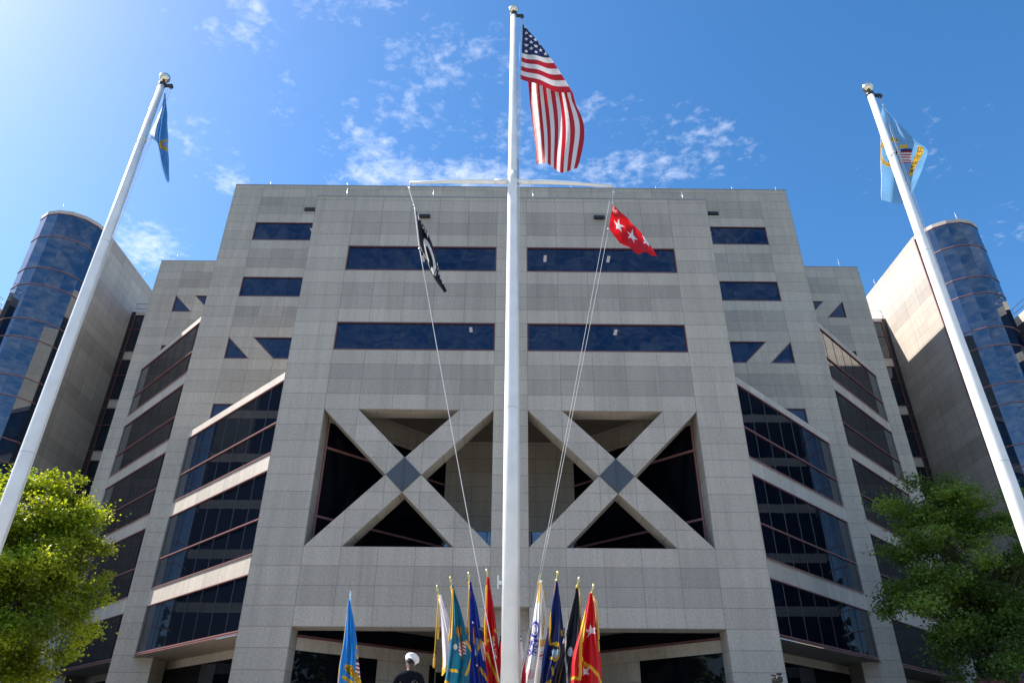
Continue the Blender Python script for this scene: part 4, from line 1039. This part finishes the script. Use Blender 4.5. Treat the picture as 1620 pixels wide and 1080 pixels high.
def person(label, loc, rz, H, skin, coat, trou, cap=None, hair=None, arms=None, bow=0.0, belt=False):
    """standing figure facing its own +y; H = standing height without a cap"""
    T = thing('person', label, 'person', loc); T.rotation_euler = (0, 0, rz)
    k = H/1.80
    S = lambda x, y, z: Vector((x*k, y*k, z*k))
    J = {}; Bn = []
    def j(n, x, y, z, r): J[n] = (S(x, y, z), r*k if not isinstance(r, tuple) else (r[0]*k, r[1]*k))
    j('pelvis', 0, 0, .96, .125); j('waist', 0, .01, 1.10, .118); j('chest', 0, .0, 1.30, .140); j('top', 0, -.01, 1.44, .105)
    j('neck', 0, .0, 1.52, .056); j('nape', 0, .015+.02*bow, 1.575, .058)
    hb = Vector((0, .02+.10*bow, 1.66-.012*bow))
    j('head', hb.x, hb.y, hb.z, (.078, .092)); j('crown', 0, hb.y+.01, hb.z+.075, (.066, .080)); j('nose', 0, hb.y+.112, hb.z-.025-.03*bow, .014); j('chin', 0, hb.y+.065+.01*bow, hb.z-.075, .040)
    Bn += [('pelvis', 'waist'), ('waist', 'chest'), ('chest', 'top'), ('top', 'neck'), ('neck', 'nape'), ('nape', 'head'), ('head', 'crown'), ('head', 'chin'), ('head', 'nose')]
    for s, n in ((-1, 'l'), (1, 'r')):
        j('ear'+n, s*.088, hb.y-.005, hb.z-.005, .015); Bn.append(('head', 'ear'+n))
        j('sh'+n, s*.205, -.01, 1.425, .072); Bn.append(('top', 'sh'+n))
        e, w = (arms or {}).get(n, ((s*.245, -.03, 1.14), (s*.255, .05, .90)))
        j('el'+n, *e, .046); j('wr'+n, *w, .029); Bn += [('sh'+n, 'el'+n), ('el'+n, 'wr'+n)]
        d = (Vector(w)-Vector(e)).normalized(); a = Vector((0, 1, 0)) - d*d.y; a.normalize(); b = d.cross(a)
        P = Vector(w)+d*.055; j('pm'+n, *P, (.036, .020)); Bn.append(('wr'+n, 'pm'+n))
        K = Vector(w)+d*.095
        for i, (off, ln) in enumerate(((-.03, .070), (-.010, .082), (.011, .076), (.031, .060))):
            p0 = K+a*off; j(f'f{i}a'+n, *p0, .0105); p1 = p0+d*ln*.5+b*(.006*s); j(f'f{i}b'+n, *p1, .0095); p2 = p1+d*ln*.42+b*(.020*s); j(f'f{i}c'+n, *p2, .008)
            Bn += [('pm'+n, f'f{i}a'+n), (f'f{i}a'+n, f'f{i}b'+n), (f'f{i}b'+n, f'f{i}c'+n)]
        p0 = Vector(w)+d*.035+a*.045; j('ta'+n, *p0, .012); p1 = p0+d*.04+a*.018; j('tb'+n, *p1, .010); Bn += [('pm'+n, 'ta'+n), ('ta'+n, 'tb'+n)]
        j('hip'+n, s*.095, 0, .90, .098); j('kn'+n, s*.11, .015, .50, .060); j('an'+n, s*.115, -.01, .09, .040); j('toe'+n, s*.125, .15, .035, .034)
        Bn += [('pelvis', 'hip'+n), ('hip'+n, 'kn'+n), ('kn'+n, 'an'+n), ('an'+n, 'toe'+n)]
    body = skin_mesh('body', J, Bn, skin, T, 'pelvis')
    g = {n: (J[n][0], (J[n][1] if not isinstance(J[n][1], tuple) else J[n][1][0])*f) for n, f in (('pelvis', 1.14), ('waist', 1.12), ('chest', 1.12), ('top', 1.12), ('shl', 1.14), ('shr', 1.14), ('ell', 1.28), ('elr', 1.28), ('wrl', 1.5), ('wrr', 1.5))}
    g['collar'] = (S(0, .0, 1.535), .064*k); g['skirt'] = (S(0, 0, .80), .165*k)
    skin_mesh('coat', g, [('skirt', 'pelvis'), ('pelvis', 'waist'), ('waist', 'chest'), ('chest', 'top'), ('top', 'collar'), ('top', 'shl'), ('top', 'shr'), ('shl', 'ell'), ('shr', 'elr'), ('ell', 'wrl'), ('elr', 'wrr')], coat, T, 'pelvis')
    t = {n: (J[n][0], J[n][1]*f) for n, f in (('pelvis', 1.06), ('hipl', 1.12), ('hipr', 1.12), ('knl', 1.3), ('knr', 1.3))}
    for n in 'lr': t['cu'+n] = (J['an'+n][0]+Vector((0, 0, .0)), .065*k)
    skin_mesh('trousers', t, [('pelvis', 'hipl'), ('pelvis', 'hipr'), ('hipl', 'knl'), ('hipr', 'knr'), ('knl', 'cul'), ('knr', 'cur')], trou, T, 'pelvis')
    for n in 'lr':
        a = J['an'+n][0]; e = J['toe'+n][0]
        skin_mesh('shoe', {'h': (a+Vector((0, -.04, -.04)), .045*k), 'm': ((a+e)/2, .050*k), 't': (e+Vector((0, .03, .005)), .036*k)}, [('h', 'm'), ('m', 't')], SHOE, T, 'm')
    def sub(mb, name, M, piv=None, rot=None):
        o = mb.build(name, M, None); o.parent = T; return o
    hc = J['head'][0]
    for s in (-1, 1):
        e = MB(); e.sphere((hc.x+s*.031*k, hc.y+.086*k, hc.z+.005*k), .0105*k, 10); sub(e, 'eye', EYE)
    e = MB(); e.bar((hc.x-.024*k, hc.y+.094*k, hc.z-.055*k), (hc.x+.024*k, hc.y+.094*k, hc.z-.055*k), .008, .006); sub(e, 'mouth', simple('lips', (.22, .09, .08), .5))
    if hair:
        h = MB(); rows = []
        v = []; f = []; n = 16; m_ = 7
        for a in range(m_):
            ph = math.radians(100*a/(m_-1))
            for b in range(n):
                th = 2*math.pi*b/n; cut = 1.0 if math.sin(th) < .3 else .62
                p = ph*cut; v.append((hc.x+.088*k*math.sin(p)*math.cos(th), hc.y+.005*k+.104*k*math.sin(p)*math.sin(th), hc.z+.035*k+.108*k*math.cos(p)))
        for a in range(m_-1):
            for b in range(n): f.append((a*n+b, (a+1)*n+b, (a+1)*n+(b+1) % n, a*n+(b+1) % n))
        h.faces_i(v, f); sub(h, 'hair', hair)
    if cap:
        ax = Vector((.16+.22*bow, .18+.75*bow, 1)).normalized()
        c0 = Vector((hc.x+.02*bow, hc.y+.01, hc.z+.050*k))
        c = MB(); c.lathe(c0, [(.086, -.01), (.098, .0), (.102, .03), (.135, .055), (.146, .075), (.140, .092), (.10, .108), (.04, .114), (.001, .115)], 28, ax); CP = sub(c, 'cap', cap)
        b_ = MB(); b_.lathe(c0, [(.095, -.022), (.103, -.02), (.104, .018), (.099, .02)], 28, ax); o = b_.build('band', CAPW if cap is CAPW else SHOE, None); o.parent = CP
        vs = MB(); v = []; f = []
        for i in range(9):
            th = math.radians(40+100*i/8); dx, dy = math.cos(th), math.sin(th)
            v += [(c0.x+.098*dx, c0.y+.098*dy, c0.z-.018), (c0.x+.125*dx, c0.y+.165*dy, c0.z-.05), (c0.x+.098*dx, c0.y+.098*dy, c0.z-.026), (c0.x+.125*dx, c0.y+.165*dy, c0.z-.056)]
        for i in range(8): a = i*4; f += [(a, a+1, a+5, a+4), (a+2, a+6, a+7, a+3), (a+1, a+3, a+7, a+5)]
        vs.faces_i(v, f); o = vs.build('visor', SHOE, None); o.parent = CP
    if belt:
        b_ = MB(); n = 28; z = 1.06*k
        v = []; f = []
        for zz_ in (z-.028, z+.028):
            for i in range(n): th = 2*math.pi*i/n; v.append((.152*k*math.cos(th), .01+.150*k*math.sin(th), zz_))
        for i in range(n): f.append((i, (i+1) % n, n+(i+1) % n, n+i))
        b_.faces_i(v, f); sub(b_, 'belt', BELT)
        s_ = MB(); pts = [(.17*k, -.02, 1.44*k), (.10*k, -.150*k, 1.34*k), (0.0, -.165*k, 1.22*k), (-.10*k, -.140*k, 1.10*k)]
        s_.tube(pts, .016, 6); sub(s_, 'shoulder_strap', SHOE)
    return T
person('man in a white peaked cap and black dress uniform standing with his back turned', (-2.0, 15.3, 0), 0.10, 1.84, SKIN_D, COATM, TROUM, CAPW, HAIR,
       {'l': ((-.31, -.05, 1.17), (-.22, .06, .97)), 'r': ((.29, -.02, 1.15), (.25, .10, .95))}, .75, True)
person('person in a black cap and dark uniform half hidden behind the teal flag', (-1.36, 19.2, 0), 0.0, 1.68, SKIN_D, COATM, TROUM, SHOE, HAIR)
person('bald man in a dark suit at the lower left edge under the tree', (-13.05, 20.2, 0), -.5, 1.84, SKIN_L, SUITM, SUITM)

# ------------------------------------------------------------------ video camera on a tripod
T = thing('video_camera', 'small black video camera on a tall tripod in front of the right stone pier', 'camera', (7.15, 21, 0))
b = MB(); b.box(7.04, 7.22, 20.9, 21.22, 1.90, 2.02); b.lathe((7.10, 20.9, 1.96), [(.045, 0), (.05, .10), (.062, .12), (.062, .17), (.03, .17)], 16, (-.25, -1, 0)); b.build('body', BLACKM, T)
h = MB(); h.tube([(7.20, 21.0, 2.02), (7.19, 20.98, 2.09), (7.10, 20.94, 2.10)], .014, 8); h.box(7.12, 7.24, 20.97, 21.05, 2.08, 2.13); h.tube([(7.05, 20.95, 2.05), (6.90, 20.86, 2.07)], .022, 8); h.build('handle', BLACKM, T)
h = MB(); h.box(7.02, 7.03, 21.08, 21.2, 1.86, 1.96); h.box(6.98, 7.16, 20.9, 20.92, 1.84, 1.90); h.build('screen', BLACKM, T)
h = MB(); h.lathe((7.15, 21.05, 1.72), [(.05, 0), (.055, .06), (.035, .10), (.06, .12), (.06, .18)], 14); h.tube([(7.15, 21.05, 1.78), (7.30, 21.40, 1.62)], .012, 6); h.build('pan_head', BLACKM, T)
h = MB(); h.tube([(7.15, 21.05, 1.2), (7.15, 21.05, 1.73)], .02, 8); h.build('column', BLACKM, T)
for i in range(3):
    a = math.radians(90+120*i); h = MB(); h.tube([(7.15+.05*math.cos(a), 21.05+.05*math.sin(a), 1.66), (7.15+.3*math.cos(a), 21.05+.3*math.sin(a), .85), (7.15+.55*math.cos(a), 21.05+.55*math.sin(a), 0)], [.02, .017, .012], 8); h.build('leg', BLACKM, T)

# ------------------------------------------------------------------ low brick walls beside the wings
for s in (-1, 1):
    T = MB(); x0, x1 = sorted((s*22.5, s*36)); T.box(x0, x1, 37.0 if s < 0 else 37.6, 37.5 if s < 0 else 38.1, 0, 3.6)
    o = T.build('brick_wall', BRICK); tag(o, f'low dark red brick wall behind the {"bright" if s<0 else "shaded"} tree on the {"left" if s<0 else "right"}', 'wall', 'low brick walls')

# ------------------------------------------------------------------ trees
BARK = simple('bark', (.055, .045, .035), .9, 0, .3, 8.0, .5)
def leaf_material(name, c0, c1, tr):
    M, t, n, l, p = mat(name)
    at = n.new('ShaderNodeAttribute'); at.attribute_name = 'paint'
    l.new(at.outputs['Color'], p.inputs['Base Color']); p.inputs['Roughness'].default_value = .45
    b = n.new('ShaderNodeBsdfTranslucent'); mx = n.new('ShaderNodeMix'); mx.data_type = 'RGBA'; mx.blend_type = 'MULTIPLY'; mx.inputs[0].default_value = 1
    l.new(at.outputs['Color'], mx.inputs[6]); mx.inputs[7].default_value = (1.9, 1.55, .35, 1); l.new(mx.outputs[2], b.inputs[0])
    ms = n.new('ShaderNodeMixShader'); ms.inputs[0].default_value = tr; l.new(p.outputs[0], ms.inputs[1]); l.new(b.outputs[0], ms.inputs[2]); l.new(ms.outputs[0], n['Material Output'].inputs[0]); return M
LEAF = leaf_material('maple_leaf', None, None, .50)
def tree(label, loc, lobes, trunk_h, nclump, nleaf, seed, pal, group='trees in front of the building', trunk_r=.17):
    rnd = random.Random(seed)
    T = thing('tree', label, 'tree', loc, group)
    lx, ly, lz = loc
    # clump centres near the outer shell of a few overlapping lobes
    cl = []
    tw = sum(a[3]*a[4]*a[5] for a in lobes)
    while len(cl) < nclump:
        r = rnd.uniform(0, tw); q = None
        for a in lobes:
            r -= a[3]*a[4]*a[5]
            if r <= 0: q = a; break
        q = q or lobes[-1]
        d = Vector((rnd.gauss(0, 1), rnd.gauss(0, 1), rnd.gauss(0, 1))).normalized()*(rnd.random()**.36*rnd.uniform(.82, 1.06))
        p = Vector((q[0]+d.x*q[3], q[1]+d.y*q[4], q[2]+d.z*q[5]))
        if p.z < 1.3: continue
        if mnoise.noise(p*.75+Vector((seed, 0, 0))) < -.10: continue
        cl.append(p)
    tk = MB(); base = Vector((lx, ly, 0)); fork = Vector((lx+.1, ly, trunk_h)); topz = max(a[2]+a[5] for a in lobes)
    lead = Vector((lobes[0][0], lobes[0][1], topz-1.2))
    tk.tube([base, base+Vector((0, 0, .25)), base.lerp(fork, .5)+Vector((.04, .02, 0)), fork, fork.lerp(lead, .5)+Vector((.1, 0, 0)), lead], [trunk_r*1.5, trunk_r*1.1, trunk_r, trunk_r*.9, trunk_r*.5, .03], 10)
    limbs = []
    for i in range(11):
        c = cl[(i*37) % len(cl)]; z0 = rnd.uniform(.0, .75); o = fork.lerp(lead, z0); e = c.copy()
        mid = o.lerp(e, .5)+Vector((0, 0, .35)); tk.tube([o, mid, e], [trunk_r*.48*(1-.4*z0), trunk_r*.28, .018], 7); limbs.append((o, mid, e))
    for c in cl:
        o, mid, e = min(limbs, key=lambda L_: min((c-L_[1]).length, (c-L_[2]).length)); a = mid if (c-mid).length < (c-e).length else e
        if (c-a).length < 2.4: tk.tube([a, a.lerp(c, .55)+Vector((0, 0, .08)), c], [.022, .014, .006], 4, False)
    tk.build('trunk', BARK, T)
    cr_ = MB(); V = cr_.v
    for c in cl:
        tone = rnd.uniform(.55, 1.35); hue = rnd.random(); R = rnd.uniform(.26, .74)
        out = Vector((c.x-lx, c.y-ly, (c.z-topz*.55)*.6)); out = out.normalized() if out.length > .01 else Vector((0, 0, 1))
        n_ = int(nleaf*R*R/.28)
        for i in range(n_):
            d = Vector((rnd.gauss(0, 1), rnd.gauss(0, 1), rnd.gauss(0, .62)))*R*.5
            p = c+d
            nr = (Vector((rnd.gauss(0, .6), rnd.gauss(0, .6), rnd.gauss(.75, .4)))+out*.35).normalized()
            a = nr.cross(Vector((rnd.gauss(0, 1), rnd.gauss(0, 1), rnd.gauss(0, .5)))).normalized(); b = nr.cross(a)
            s = rnd.uniform(.040, .072)
            i0 = len(V)
            V += [tuple(p-b*s*.9), tuple(p+a*s*.8+b*s*.1+nr*s*.2), tuple(p+b*s*1.1), tuple(p-a*s*.8+b*s*.1+nr*s*.2)]
            cr_.f.append((i0, i0+1, i0+2, i0+3))
            k = tone*rnd.uniform(.8, 1.2)
            h = min(1, max(0, hue*.7+rnd.random()*.3)); col = tuple((pal[0][q]*(1-h)+pal[1][q]*h)*k for q in range(3))
            if rnd.random() < .0006: col = (.35, .12, .02)
            for _ in range(1): cr_.uv.append([(0, 0)]*4); cr_.z.append(0); cr_.mi.append(0); cr_.smooth.append(False); cr_.col.append(col)
    cr_.build('crown', LEAF, T)
    return T
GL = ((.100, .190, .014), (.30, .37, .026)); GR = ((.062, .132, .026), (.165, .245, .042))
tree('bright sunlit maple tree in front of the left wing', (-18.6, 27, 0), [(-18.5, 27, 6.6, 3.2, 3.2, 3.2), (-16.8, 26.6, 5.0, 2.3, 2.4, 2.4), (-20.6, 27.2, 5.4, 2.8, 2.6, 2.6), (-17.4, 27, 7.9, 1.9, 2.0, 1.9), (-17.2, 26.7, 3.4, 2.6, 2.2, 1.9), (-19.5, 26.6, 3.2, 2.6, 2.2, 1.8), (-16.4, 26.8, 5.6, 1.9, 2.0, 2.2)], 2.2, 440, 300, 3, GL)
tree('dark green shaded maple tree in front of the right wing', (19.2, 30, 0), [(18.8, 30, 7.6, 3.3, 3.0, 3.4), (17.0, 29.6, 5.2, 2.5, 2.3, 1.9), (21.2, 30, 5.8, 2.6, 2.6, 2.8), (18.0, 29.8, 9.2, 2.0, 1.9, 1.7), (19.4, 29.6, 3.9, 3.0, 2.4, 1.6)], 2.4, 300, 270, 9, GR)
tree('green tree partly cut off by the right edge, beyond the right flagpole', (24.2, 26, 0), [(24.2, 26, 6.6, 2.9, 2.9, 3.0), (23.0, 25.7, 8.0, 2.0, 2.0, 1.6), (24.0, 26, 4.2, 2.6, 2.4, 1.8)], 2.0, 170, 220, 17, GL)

# belt of trees added out of view: blocks low sky, darkens glass reflections
rnd = random.Random(5); tb = MB()
for i in range(150):
    a = math.radians(rnd.uniform(-28, 208)); R = rnd.uniform(55, 100); cx, cy = R*math.cos(a)*1.1, -R*math.sin(a)
    h = rnd.uniform(14, 23); w = rnd.uniform(5, 8); g0 = rnd.uniform(.7, 1.2)
    for k in range(120):
        d_ = Vector((rnd.gauss(0, 1), rnd.gauss(0, 1), rnd.gauss(0, 1))).normalized()*(rnd.random()**.35)
        p = Vector((cx+d_.x*w, cy+d_.y*w, h*.55-1.6+d_.z*h*.5)); s_ = rnd.uniform(.5, 1.1)
        n_ = Vector((rnd.gauss(0, 1), rnd.gauss(0, 1), rnd.gauss(.5, 1))).normalized(); e = n_.cross(Vector((0, 0, 1))).normalized(); f = n_.cross(e)
        tb.face([p-e*s_, p-f*s_*.7, p+e*s_, p+f*s_*.7], None, 0, 0, (.035*g0, .075*g0, .018*g0))
o = tb.build('sky_block_treeline', LEAF); struct(o, 'stuff')
